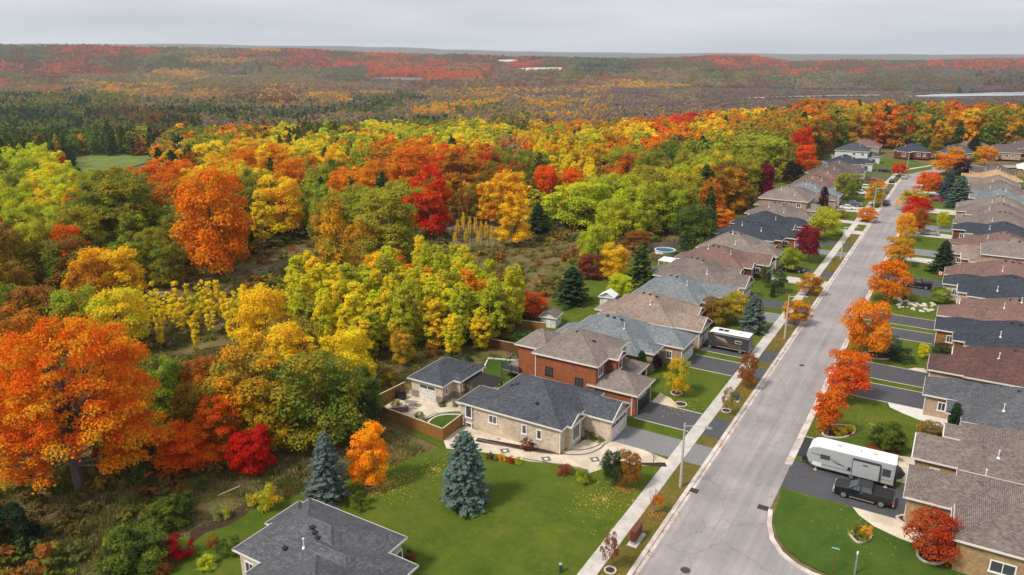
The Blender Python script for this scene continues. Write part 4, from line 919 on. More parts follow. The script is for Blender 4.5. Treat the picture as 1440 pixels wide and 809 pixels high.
# row of thin yellow aspens along the clearing
for i in range(34):
    u = 196+i*5.9+rr.uniform(-4, 4); v = 447+rr.uniform(-6, 22)+(i*.25); x, y = at(u, v)
    if i % 9 == 5: x, y = at(u, v+rr.uniform(15, 35))
    cand.append((x, y, rr.uniform(1.7, 2.7), rr.uniform(5.5, 8.8), 'A', ('Y', 'Y') if rr.random() < .75 else ('Y', 'l'))); OCC.append((x, y, 1.2))
# the woods: jittered lattice, near to far
def covers(u, w, vt, vb):
    for a, b, c, d in CLEAR:
        ix = min(u+w*.42, b)-max(u-w*.42, a); iy = min(vb, d)-max(vt, c)
        if ix > 5 and iy > 4: return True
    return False
NEARB = []; r = 62.
OC = {}
def occ_add(x, y, q): OC.setdefault((int(x//12), int(y//12)), []).append((x, y, q))
def occ_hit(x, y, q):
    i, j = int(x//12), int(y//12)
    return any((x-a)**2+(y-b)**2 < (c+q)**2 for di in (-1, 0, 1) for dj in (-1, 0, 1) for a, b, c in OC.get((i+di, j+dj), ()))
for o_ in OCC: occ_add(*o_)
while r < 640:
    sp = 5.6+r*.006; a = -.72
    while a < .80:
        x, y = (r+rr.uniform(-.45, .45)*sp)*math.sin(a-YAW), (r+rr.uniform(-.45, .45)*sp)*math.cos(a-YAW); a += sp/r*(1+rr.uniform(-.15, .15))
        if inside(x, y, TOWN) or inside(x, y, THW): continue
        z = terrain(x, y); h0 = 11 if r < 110 else (13 if r < 260 else 14)
        u, v = proj(x, y, z+h0*.6)
        if u < -60 or u > 1500: continue
        i = int(np.argmin(((CTA-np.array([u+rr.uniform(-9, 9), (v+rr.uniform(-6, 6))*1.9]))**2).sum(1))); cu, cv, c1, c2, kd = CT[i]
        h = h0*rr.uniform(.78, 1.15)*(1.35 if kd == 'T' else 1); w = h*rr.uniform(.55, .78) if kd in 'BT' else h*rr.uniform(.45, .55)
        if kd == 'P': w = h*.42
        if rr.random() < .22: c1, c2 = c2, rr.choice('gvobOGYG')
        if rr.random() < .045 and kd != 'C' and r > 110: kd, c1, c2 = 'C', 'D', 'G'
        d = depth(x, y, z+h*.5); wp = w*F/d; vt = proj(x, y, z+h)[1]; vb = proj(x, y, z+1)[1]
        if vb > 560 and u < 540: continue
        if v > 440 and u < 200: continue
        if hides(u, wp, vt, math.hypot(x, y)):
            if vt > 470 or rr.random() < .93: continue
        if covers(u, wp, vt, vb): 
            if rr.random() < .75 or r < 120: continue
            h *= .3; w *= .4; kd = 'U' if False else 'B'
            if covers(u, wp*.4, proj(x, y, z+h)[1], vb): continue
        if occ_hit(x, y, w*.22): continue
        occ_add(x, y, w*.22); NEARB.append((x, y, w, h, kd, (c1, c2)))
    r += sp*.86
print('wood trees', len(NEARB), 'thicket', len(cand))
CW = dict(O='orange', o='golden orange', R='scarlet', r='red orange', Y='bright yellow', y='gold', l='lime green', g='yellow green', v='olive', G='green', D='dark green', b='russet', c='crimson', p='purple', m='bare grey', t='pale tan', k='dark green', S='blue')
ORD = ['', 'second ', 'third ', 'fourth ', 'fifth ', 'sixth ', 'seventh ', 'eighth ', 'ninth ', 'tenth ', 'eleventh ', 'twelfth ']
USED = {}
FAR_TREES = {'B': [], 'C': []}
LM = [(a, b, c.split(',')[0]) for a, b, c in LANDMARK]
def rel(x, y, skip=None):
    d, i = min(((x-a)**2+(y-b)**2, i) for i, (a, b, c) in enumerate(LM)); a, b, c = LM[i]
    dx = (x-a)*math.cos(YAW)+(y-b)*math.sin(YAW); dy = -(x-a)*math.sin(YAW)+(y-b)*math.cos(YAW)
    pos = ('to the right of' if dx > 0 else 'to the left of') if abs(dx) > abs(dy) else ('behind' if dy > 0 else 'in front of')
    return pos, c, math.sqrt(d)
def short(c):
    ws = c.split(); cut = len(ws)
    for k in ('beside', 'at', 'behind', 'left', 'right', 'in', 'by', 'where', 'towards', 'under', 'below', 'next', 'above', 'against', 'tallest', 'just', 'high'):
        if k in ws[1:]: cut = min(cut, ws.index(k, 1))
    return ' '.join([w for w in ws[:cut] if w not in ('just', 'of', 'it')][:7]) if cut < 8 else ' '.join(ws[:6])
def words(n):
    A = 'zeroth first second third fourth fifth sixth seventh eighth ninth tenth eleventh twelfth thirteenth fourteenth fifteenth sixteenth seventeenth eighteenth nineteenth'.split(); B = 'twenty thirty forty fifty sixty'.split()
    return A[n] if n < 20 else (B[n//10-2]+'-'+A[n % 10] if n % 10 else B[n//10-2][:-1]+'ieth')
def auto_label(x, y, w, h, kd, cc):
    pos, c, d = rel(x, y); s = 'tall ' if h > 14 else ('low ' if h < 7 else ''); kw = {'C': 'conifer', 'P': 'poplar', 'A': 'thin aspen', 'L': 'larch'}.get(kd, 'tree')
    col_ = CW[cc[0]] if CW[cc[0]] == CW[cc[1]] else CW[cc[0]]+' and '+CW[cc[1]]
    base = (s+col_+' '+kw, {'behind': 'behind', 'in front of': 'before', 'to the left of': 'left of', 'to the right of': 'right of'}[pos]+' the '+short(c)); n = USED.get(base, 0); USED[base] = n+1
    return (words(n+1)+' ' if n else 'nearest ')+base[0]+' '+base[1]
def score(t):
    x, y, w, h = t[:4]; return h*w/depth(x, y, terrain(x, y)+h/2)**2
vis = [t for t in NEARB if -20 < proj(t[0], t[1], terrain(t[0], t[1])+t[3]*.6)[0] < 1460]
BR = sorted([t for t in vis if t[4] in 'BTL'], key=lambda t: -score(t)); CN = sorted([t for t in vis if t[4] == 'C'], key=lambda t: -score(t)); PO = sorted([t for t in vis if t[4] in 'P'], key=lambda t: -score(t))
indiv = BR[:250]+CN[:140]+PO[:60]+cand; ids = set(id(t) for t in indiv)
for t in sorted(indiv, key=lambda t: math.hypot(t[0], t[1])):
    x, y, w, h, kd, cc = t; k2 = 'T' if (kd == 'B' and h/w > 1.55) else kd
    plant({'C': 'conifer_tree', 'P': 'poplar_tree', 'A': 'aspen_tree', 'L': 'larch_tree'}.get(kd, 'broadleaf_tree'), auto_label(x, y, w, h, kd, cc), 'tree', x, y, w, h, k2, cc[0], cc[1],
          {'C': 'conifers in the woods', 'P': 'poplars in the thicket', 'A': 'thin aspens along the clearing'}.get(kd, 'broadleaf trees in the woods'), z=terrain(x, y)-.1)
for t in NEARB:
    if id(t) not in ids: FAR_TREES['C' if t[4] == 'C' else 'B'].append((t[0], t[1], t[2], t[3], t[5][0], t[5][1]))
MID_N = {k: len(v) for k, v in FAR_TREES.items()}; print('mid', MID_N)
# ---- far woods: thousands of crowns nobody can count, as instanced points
FZ = [  # azimuth column u, row v of the photo, mixture of colours
 (50, 80, 'GbGv'), (150, 78, 'brbG'), (60, 90, 'GbOb'), (60, 100, 'rbOb'), (110, 98, 'rbRG'), (170, 88, 'Gbvb'), (250, 92, 'GvtG'), (350, 95, 'vGtm'), (50, 115, 'Gvbm'), (150, 112, 'Gtvb'), (250, 110, 'ytvm'), (330, 92, 'ytbt'), (30, 125, 'Otmv'), (120, 126, 'tmyG'),
 (200, 128, 'mytb'), (300, 125, 'Gmtv'), (400, 108, 'GtvG'), (430, 88, 'brbG'), (550, 88, 'brOG'), (650, 84, 'rbGb'), (500, 110, 'GmGm'), (560, 98, 'rObG'), (640, 98, 'ObRt'), (450, 125, 'mttb'), (560, 125, 'tmmb'), (650, 123, 'tbmm'),
 (720, 90, 'rbGb'), (720, 118, 'mbtm'), (800, 88, 'DGbG'), (850, 94, 'DGGD'), (900, 90, 'DGGb'), (800, 105, 'DGvb'), (850, 112, 'Obtm'), (950, 112, 'btmv'), (900, 125, 'ytym'), (1000, 92, 'Gbrb'), (1050, 88, 'brOb'), (1000, 108, 'DGvG'),
 (1000, 122, 'mbtG'), (1100, 98, 'bmGr'), (1150, 108, 'mGtG'), (1200, 92, 'rbGb'), (1300, 92, 'brmG'), (1400, 92, 'brGm'), (1250, 112, 'mGbm'), (1350, 112, 'bmGm'), (1420, 115, 'mDbm'), (900, 133, 'mmtm'), (1050, 136, 'mtmm'), (1150, 128, 'GmtG'), (1200, 136, 'tmmm'),
 (50, 142, 'DGvD'), (150, 146, 'DvGD'), (250, 150, 'DGtD'), (350, 155, 'DGtm'), (450, 150, 'GDmt'), (550, 148, 'DGmt'), (650, 148, 'mtGy'), (750, 138, 'mtym'), (450, 140, 'tymm'), (350, 136, 'ytbm'), (250, 136, 'mtyt'), (400, 148, 'bmyt'), (600, 138, 'mtmy'),
 (80, 155, 'DGDv'), (200, 158, 'DGbD')]
FZA = np.array([(c[0]*.5, c[1]*2.2) for c in FZ])
LAKE = [on_ground(u, v) for u, v in ((1262, 136.6), (1300, 134.6), (1340, 132.6), (1400, 130.6), (1470, 129.6), (1500, 131.5), (1480, 134.6), (1400, 135.6), (1330, 137))]
FIELDS = [([(715, 97.5), (745, 96), (792, 96), (790, 101), (740, 102.5), (718, 101)], (.62, .50, .36)), ([(505, 112), (535, 109), (590, 110), (610, 113.5), (560, 114.5)], (.16, .13, .10)), ([(690, 86), (720, 84.5), (735, 86), (715, 88)], (.6, .5, .45)),
          ([(1060, 137.6), (1120, 136), (1180, 134.4), (1250, 133.8), (1240, 135.8), (1180, 136.6), (1120, 137.8)], (.27, .2, .17)), ([(340, 111.5), (300, 108), (360, 107)], (.2, .17, .1)), ([(1040, 139), (1075, 138), (1075, 139.4), (1045, 140)], (.5, .45, .4))]
FW = [[on_ground(u, v) for u, v in P] for P, c in FIELDS]
GREENF = [on_ground(u, v) for u, v in ((88, 243), (96, 226), (150, 216), (190, 212.5), (222, 214), (225, 226), (170, 240), (120, 246))]
r = 560.
while r < 4400:
    sp = 8.5 if r < 1000 else (11.5 if r < 2000 else (15.5 if r < 3000 else 19)); a = -.70
    while a < .70:
        x, y = (r+rr.uniform(-.5, .5)*sp)*math.sin(a-YAW), (r+rr.uniform(-.5, .5)*sp)*math.cos(a-YAW); a += sp/r
        if r < 660 and (r < 640 or True) and r < 635: 
            if not (a > .2 and r > 600): continue
        if a > .15 and r < 640 and inside(x, y, TOWN): continue
        if r > 1300 and any(inside(x*f_, y*f_, P) for P in [LAKE]+FW for f_ in (1, 1+70/r, 1+140/r)): continue
        z = terrain(x, y); u, v = proj(x, y, z+6)
        i = int(np.argmin(((FZA-np.array([(u+noise.noise(Vector((x/160, y/160, 1)))*90)*.5, (v+noise.noise(Vector((x/260, y/260, 7)))*9)*2.2]))**2).sum(1))); pal = FZ[i][2]
        q_ = 1+r/2500; k = (noise.noise(Vector((x/95/q_, y/95/q_, 11)))+noise.noise(Vector((x/38/q_, y/38/q_, 4)))*.6)*1.0+.5+rr.uniform(-.2, .2)
        c1 = pal[int(max(0, min(.999, k))*len(pal))]; kd = 'C' if c1 == 'D' or (c1 == 'G' and rr.random() < .3) else 'B'
        h = rr.uniform(9, 16)*(1+min(.35, r/9000)); w = sp*rr.uniform(.85, 1.25) if kd == 'B' else sp*rr.uniform(.8, 1.1)
        if c1 == 'm': h *= .8
        if r > 1000 and r < 2150 and u > 985: h *= .3; w *= .85; c1 = rr.choice('mtmmb')
        FAR_TREES[kd].append((x, y, w, h, c1, rr.choice(pal) if rr.random() < .3 else c1))
    r += sp*.9
print('far', {k: len(v) for k, v in FAR_TREES.items()})
def lod(kind, w, h, n, leaf, lob, seed):
    rg = np.random.default_rng(seed); ex = MB()
    if kind == 'C': V = conifer(rg, w, h, 34 if n > 500 else 16, n//34*2 if n > 500 else 8, leaf, irregular=.25, power=.75)
    else: V = leaf_cloud(rg, lobes_broad(rg, w, h, .8, lob, 'B'), n, leaf, deep=.5)
    V = V/np.array([w, w, h]); ex.tube([(0, 0, -.1), (0, 0, .6)], [.012, .006], 4)
    return card_mesh('wood_crown', V, [M['leaf'], M['bark']], ex)
def woods(name, label, cat, data, meshes, dull=0.):
    cm = lambda c: np.array(PAL[c])*(1-dull)+np.array((.30, .215, .165))*dull      # tints mixed part way to one dull brown
    n = len(data); me = bpy.data.meshes.new(name); me.from_pydata([(d[0], d[1], terrain(d[0], d[1])-.3) for d in data], [], [])
    def attr(nm, ty, vals, key):
        a = me.attributes.new(nm, ty, 'POINT'); a.data.foreach_set(key, np.array(vals, np.float32 if ty != 'INT' else np.int32).ravel())
    j = RNG.uniform(.85, 1.15, (n, 3))
    attr('tint', 'FLOAT_VECTOR', np.array([cm(d[4]) for d in data])*j, 'vector'); attr('tint2', 'FLOAT_VECTOR', np.array([cm(d[5]) for d in data])*j, 'vector')
    attr('size', 'FLOAT_VECTOR', [(d[2], d[2], d[3]) for d in data], 'vector'); attr('spin', 'FLOAT_VECTOR', [(0, 0, q) for q in RNG.uniform(0, 6.28, n)], 'vector'); attr('which', 'INT', RNG.integers(0, len(meshes), n), 'value')
    o = bpy.data.objects.new(name, me); COL.objects.link(o)
    g = bpy.data.node_groups.new(name, 'GeometryNodeTree'); g.interface.new_socket('Geometry', in_out='INPUT', socket_type='NodeSocketGeometry'); g.interface.new_socket('Geometry', in_out='OUTPUT', socket_type='NodeSocketGeometry')
    gi = g.nodes.new('NodeGroupInput'); go = g.nodes.new('NodeGroupOutput'); ip = g.nodes.new('GeometryNodeInstanceOnPoints'); jn = g.nodes.new('GeometryNodeGeometryToInstance')
    for k, m_ in enumerate(meshes):
        ob = bpy.data.objects.new('wood_crown_source', m_); oi = g.nodes.new('GeometryNodeObjectInfo'); oi.inputs['Object'].default_value = ob; oi.inputs['As Instance'].default_value = False; g.links.new(oi.outputs['Geometry'], jn.inputs[0])
    def na(nm, ty):
        q = g.nodes.new('GeometryNodeInputNamedAttribute'); q.data_type = ty; q.inputs[0].default_value = nm; return q.outputs[0]
    g.links.new(gi.outputs[0], ip.inputs['Points']); g.links.new(jn.outputs[0], ip.inputs['Instance']); ip.inputs['Pick Instance'].default_value = True
    g.links.new(na('which', 'INT'), ip.inputs['Instance Index']); g.links.new(na('spin', 'FLOAT_VECTOR'), ip.inputs['Rotation']); g.links.new(na('size', 'FLOAT_VECTOR'), ip.inputs['Scale'])
    g.links.new(ip.outputs[0], go.inputs[0]); md = o.modifiers.new('scatter', 'NODES'); md.node_group = g
    return tag(o, label, cat, kind='stuff')
nb_, nc_ = MID_N['B'], MID_N['C']
woods('mixed_woodland', 'dense autumn woodland in the middle distance behind the nearest trees', 'woods', FAR_TREES['B'][:nb_], [lod('B', 8, 13, 1300, .75, 34, 300+i) for i in range(5)])
if nc_: woods('conifer_woodland', 'dark conifers mixed into the middle distance woodland', 'woods', FAR_TREES['C'][:nc_], [lod('C', 6, 13, 900, .9, 0, 320+i) for i in range(3)])
woods('distant_forest', 'far valley and hillsides covered in red, gold and green forest', 'forest', FAR_TREES['B'][nb_:], [lod('B', 9, 12, 420, 1.2, 20, 340+i) for i in range(6)], .14)
woods('distant_conifer_forest', 'far dark belts of evergreen forest across the valley', 'forest', FAR_TREES['C'][nc_:], [lod('C', 6, 13, 420, 1.25, 0, 360+i) for i in range(4)])
# fields, lake, meadow draped on the land
def drape(name, P, m, dz, cells=14):
    xs = [p[0] for p in P]; ys = [p[1] for p in P]; cx, cy = sum(xs)/len(P), sum(ys)/len(P); mb = MB(); k = 6; n = len(P)
    pts = [(cx, cy)]; 
    for j in range(1, k+1):
        for i in range(n*3):
            a = P[i//3]; b = P[(i//3+1) % n]; f = (i % 3)/3; ex, ey = a[0]+(b[0]-a[0])*f, a[1]+(b[1]-a[1])*f; pts.append((cx+(ex-cx)*j/k, cy+(ey-cy)*j/k))
    mb.v = [(x, y, (terrain(x, y)+dz) if dz < 50 else dz-100) for x, y in pts]; q = n*3
    for i in range(q): mb.f.append((0, 1+i, 1+(i+1) % q)); mb.m.append(0)
    for j in range(k-1):
        for i in range(q): mb.f.append((1+j*q+i, 1+(j+1)*q+i, 1+(j+1)*q+(i+1) % q, 1+j*q+(i+1) % q)); mb.m.append(0)
    return struct(mb.build(name, m))
M['lake'] = mat('lake_water', (.40, .43, .45), .25, 0, .8)
drape('lake', LAKE, M['lake'], .9)
for (P, c), Q in zip(FIELDS, FW): drape('field', Q, mottled('field_ground', tuple(q*.85 for q in c), tuple(min(1, q*1.15) for q in c), .02, .95, None, .1, 0), 1.2)
drape('meadow', GREENF, grass_mat('far_meadow_grass', (.12, .17, .035), (.15, .19, .045), (.19, .18, .06)), .35)
trk = MB(); tp = smooth_path([at(*p) for p in ((180, 425), (240, 408), (310, 392), (380, 378), (430, 365), (470, 352), (540, 338), (600, 325), (650, 318))], 6); strip(tp, -2.2, 2.2, -.04, .03, trk); struct(trk.build('dirt_track', M['track']))
# ------------------------------------------------------------------ yard and street trees
GS = 'street trees on the verges'; GY = 'trees in the front gardens'
YT = [ # name, label, u base, v base, v top, width px, kind, colours
 ('spruce_tree', 'tall blue spruce standing alone on the open lawn, right of the orange tree', 655, 710, 608, 64, 'S', 'S', 'S'),
 ('spruce_tree', 'slender blue spruce behind the grey roof at the bottom left', 462, 704, 608, 54, 'S', 'S', 'S'),
 ('maple_tree', 'glowing golden orange young tree on the open lawn', 520, 684, 596, 54, 'T', (.95, .33, .012), (.96, .43, .016)),
 ('broadleaf_tree', 'yellow green young tree with stone ring on the brick house lawn', 951, 556, 504, 34, 'R', 'g', 'y'),
 ('maple_sapling', 'rust orange verge tree beside the motorhome driveway', 1049, 545, 498, 29, 'R', 'b', (.4, .14, .03)),
 ('maple_sapling', 'small thin olive verge sapling by the green utility box', 1022, 585, 546, 18, 'Z', 'v', 'b'),
 ('maple_sapling', 'small rusty red sapling at the bottom of the verge', 858, 801, 750, 25, 'Z', (.30, .09, .04), (.30, .10, .04)),
 ('spruce_tree', 'blue spruce on the front lawn beyond the motorhome', 1058, 467, 414, 34, 'S', 'S', 'S'),
 ('broadleaf_tree', 'olive and yellow tree left of the motorhome blue spruce', 1034, 455, 411, 36, 'R', 'v', 'y'),
 ('broadleaf_tree', 'low spreading russet tree before the pale blue grey garage', 1004, 456, 420, 48, 'R', 'b', 'v'),
 ('broadleaf_tree', 'first small dark green tree on the brown roofed house lawn', 1076, 405, 374, 16, 'R', 'k', 'G'),
 ('broadleaf_tree', 'second small dark green tree on the brown roofed house lawn', 1094, 412, 383, 22, 'R', 'k', 'G'),
 ('maple_tree', 'orange rust round tree on the verge beyond the third driveway', 1137, 414, 386, 33, 'R', 'o', 'b'),
 ('maple_tree', 'orange tree wrapped round the second lamp post', 1117, 456, 424, 38, 'R', 'o', 'b'),
 ('maple_tree', 'crimson round tree on a lawn beside the black roofs', 1136, 369, 318, 36, 'R', 'c', (.28, .03, .04)),
 ('broadleaf_tree', 'green round tree beside the dark parked car', 1110, 382, 349, 30, 'R', 'G', 'g'),
 ('broadleaf_tree', 'yellow green bushy tree in front of the skylight house', 1158, 338, 292, 40, 'R', 'l', 'g'),
 ('broadleaf_tree', 'narrow dark red tree between grey brown roofs', 1156, 300, 263, 15, 'K', (.07, .02, .02), (.09, .03, .025)),
 ('broadleaf_tree', 'round deep green tree beside the two white cars', 1192, 282, 243, 38, 'R', 'G', 'g'),
 ('maple_tree', 'small round scarlet tree before the white sided houses', 1264, 248, 229, 20, 'R', 'r', 'R'),
 ('maple_tree', 'yellow green verge tree near the parked grey car', 1226, 290, 258, 26, 'R', 'v', 'y'),
 ('maple_sapling', 'orange verge sapling before the parked grey car', 1217, 312, 292, 26, 'R', 'O', 'o'),
 ('maple_sapling', 'small orange verge tree on the left further up the road', 1236, 272, 255, 20, 'R', 'o', 'O'),
 ('maple_tree', 'red orange forked maple on the round flower bed, right verge', 1163, 612, 549, 50, 'V', (.66, .13, .015), 'O'),
 ('maple_tree', 'round orange red maple second along the right verge', 1188, 566, 492, 56, 'R', 'r', 'O'),
 ('maple_tree', 'largest golden orange round maple along the right verge', 1217, 507, 420, 62, 'R', 'o', 'O'),
 ('maple_tree', 'orange maple fourth along the right verge', 1245, 424, 366, 54, 'R', (.72, .25, .012), 'O'),
 ('maple_tree', 'olive gold maple fifth along the right verge', 1262, 374, 333, 38, 'R', 'o', 'v'),
 ('maple_tree', 'narrow golden maple behind the olive gold one on the right verge', 1271, 340, 300, 26, 'R', 'y', 'o'),
 ('maple_tree', 'dark red maple right of the narrow golden one', 1286, 330, 293, 30, 'R', 'b', 'r'),
 ('maple_tree', 'bright scarlet maple leaning over the road on the right', 1287, 312, 277, 38, 'R', 'R', (.62, .05, .015)),
 ('maple_tree', 'olive yellow maple behind the bright scarlet one', 1283, 296, 268, 40, 'R', 'v', 'y'),
 ('maple_tree', 'round orange red maple at the far right verge', 1304, 276, 242, 35, 'R', 'r', 'O'),
 ('spruce_tree', 'left of the two tall blue spruces on the far right lawns', 1331, 280, 238, 26, 'S', (.07, .12, .13), 'S'),
 ('spruce_tree', 'right of the two tall blue spruces on the far right lawns', 1347, 288, 247, 30, 'S', 'S', 'S'),
 ('broadleaf_tree', 'blackish purple leaved round tree by the two spruces', 1352, 252, 228, 27, 'R', 'p', (.03, .015, .03)),
 ('maple_tree', 'wide orange tree beyond the bend behind the purple one', 1330, 246, 216, 38, 'R', 'O', 'y'),
 ('maple_tree', 'second orange tree beyond the bend, further back', 1343, 226, 207, 24, 'R', 'o', 'o'),
 ('maple_tree', 'orange and green tree near the right edge beyond the bend', 1384, 232, 206, 34, 'R', 'o', 'g'),
 ('spruce_tree', 'dark spruce beyond the bend before the brown roofs', 1368, 222, 192, 24, 'S', 'D', 'k'),
 ('broadleaf_tree', 'tall olive brown tree at the end of the road', 1314, 222, 194, 18, 'R', 'v', 'b'),
 ('broadleaf_tree', 'dark russet tree at the far right edge', 1428, 214, 193, 22, 'R', 'b', 'G'),
 ('spruce_tree', 'dark green spruce against the pinkish brick houses on the right', 1324, 384, 338, 34, 'S', 'D', 'k'),
 ('broadleaf_tree', 'clipped round light green tree by the rock garden', 1321, 427, 405, 28, 'R', (.11, .19, .03), 'g'),
 ('broadleaf_tree', 'small lime green tree on a lawn by the white flag', 1324, 322, 298, 16, 'R', 'l', 'g'),
 ('broadleaf_tree', 'small bright yellow tree before the rust brick garage', 1296, 505, 484, 14, 'R', 'Y', 'l'),
 ('broadleaf_tree', 'wide dark weeping bush tree on the right lawn above the trailer', 1247, 633, 596, 46, 'R', (.06, .075, .02), 'G'),
 ('maple_tree', 'low spreading red Japanese style maple by the yellow brick house', 1308, 788, 722, 74, 'R', (.42, .045, .02), (.45, .12, .03)),
 ('broadleaf_tree', 'purple red shrub tree at the bottom right corner', 1440, 815, 788, 46, 'U', 'c', 'p'),
 ('cedar_tree', 'taller of the two dark narrow cedars at the grey roofed house', 1338, 615, 566, 17, 'K', (.03, .06, .018), 'D'),
 ('cedar_tree', 'shorter dark narrow cedar behind the taller one', 1350, 600, 569, 9, 'K', (.03, .06, .018), 'D'),
 ('cedar_tree', 'narrow green cedar at the red brick house porch', 901, 529, 494, 14, 'K', (.05, .09, .02), 'k'),
 ('broadleaf_tree', 'dark purple ornamental bush beside the porch cedar', 922, 522, 500, 18, 'R', 'p', (.06, .02, .04)),
 ('broadleaf_tree', 'deep green rounded cedar bush at the corner of the stamped walk', 861, 684, 635, 30, 'R', (.045, .09, .025), 'k'),
 ('broadleaf_tree', 'rusty orange shrub beside the deep green one at the walk', 882, 687, 636, 34, 'R', (.34, .15, .03), 'b'),
 ('cedar_tree', 'pair of tall dark cedars before the taupe roofed two storey wing', 1391, 373, 352, 12, 'K', (.04, .08, .02), 'D'),
 ('cedar_tree', 'thin dark cedar between the motorhome house and brown roofed house', 1086, 418, 400, 8, 'K', 'D', 'D'),
]
for nm, lab, ub, vb, vt, wp, kd, c1, c2 in YT:
    if kd == 'V' and 'V' not in VAR: add_variant('V', 6, 6.5, 2600, .30, 34, 1.5, 260, shape='V', tr=.14)
    tpx(nm, lab, 'tree', ub, vb, vt, wp, kd, c1, c2, GS if 'verge' in lab or 'sapling' in nm else GY, z=.1)
# bare trees
def bare(label, x, y, w, h, m='twig', group=None, leafy=None):
    t = thing('bare_tree', label, 'tree', (x, y, terrain(x, y)), random.uniform(0, 6), group)
    if m == 'pale': leafy = None; c_ = named_parts(t, VAR['Z'][0], .2, .55*h/6.2, 'Y', 'y', 0, False); c_.location = (0, 0, h*.3)
    rg = np.random.default_rng(int(abs(x*31+y*7))); bare_mb(rg, w, h, .45 if m == 'pale' else 1).build('branches', M[m], t)
    if leafy:
        v = VAR['U'][0]; c = named_parts(t, v, .45, .5, leafy, leafy, 0, False); c.location = (.25, -.35, h*.26)
    return t
x, y = at(918, 724); bare('nearly bare verge tree with a few orange leaves left by the lamp post', x, y, 3.4, 5.4, leafy='O')
x, y = at(919, 655); bare('thin bare shrub at the end of the stamped walk', x, y, 3, 3.4)
x, y = at(1088, 505); bare('leafless verge tree just before the second lamp post', x, y, 3, 4.5)
x, y = at(1168, 378); bare('leafless verge tree near the third lamp post', x, y, 3, 4.5)
x, y = at(1172, 562); bare('leafless pinkish tree between the first two orange verge maples', x, y, 3.4, 5)
x, y = at(1306, 262); bare('grey bare tree behind the far round orange maple', x, y, 5, 8)
for i, (u, v, h) in enumerate(((644, 352, 9), (652, 350, 11), (661, 352, 10), (669, 356, 10.5), (677, 354, 9), (684, 360, 10), (692, 362, 9), (656, 360, 8), (673, 364, 8), (640, 360, 7))):
    x, y = at(u, v); bare(('leftmost' if i == 9 else words(i+1))+' pale leafless birch in the stand right of the scarlet maple', x, y, 3, h, 'pale', 'pale leafless birches')
for i, (u, v, h) in enumerate(((160, 430, 7), (172, 545, 9), (98, 640, 5))):
    x, y = at(u, v); bare(['leafless grey tree behind the giant maple', 'thin bare tree showing at the giant maple right edge', 'dead grey limb tree under the giant maple'][i], x, y, 3, h)
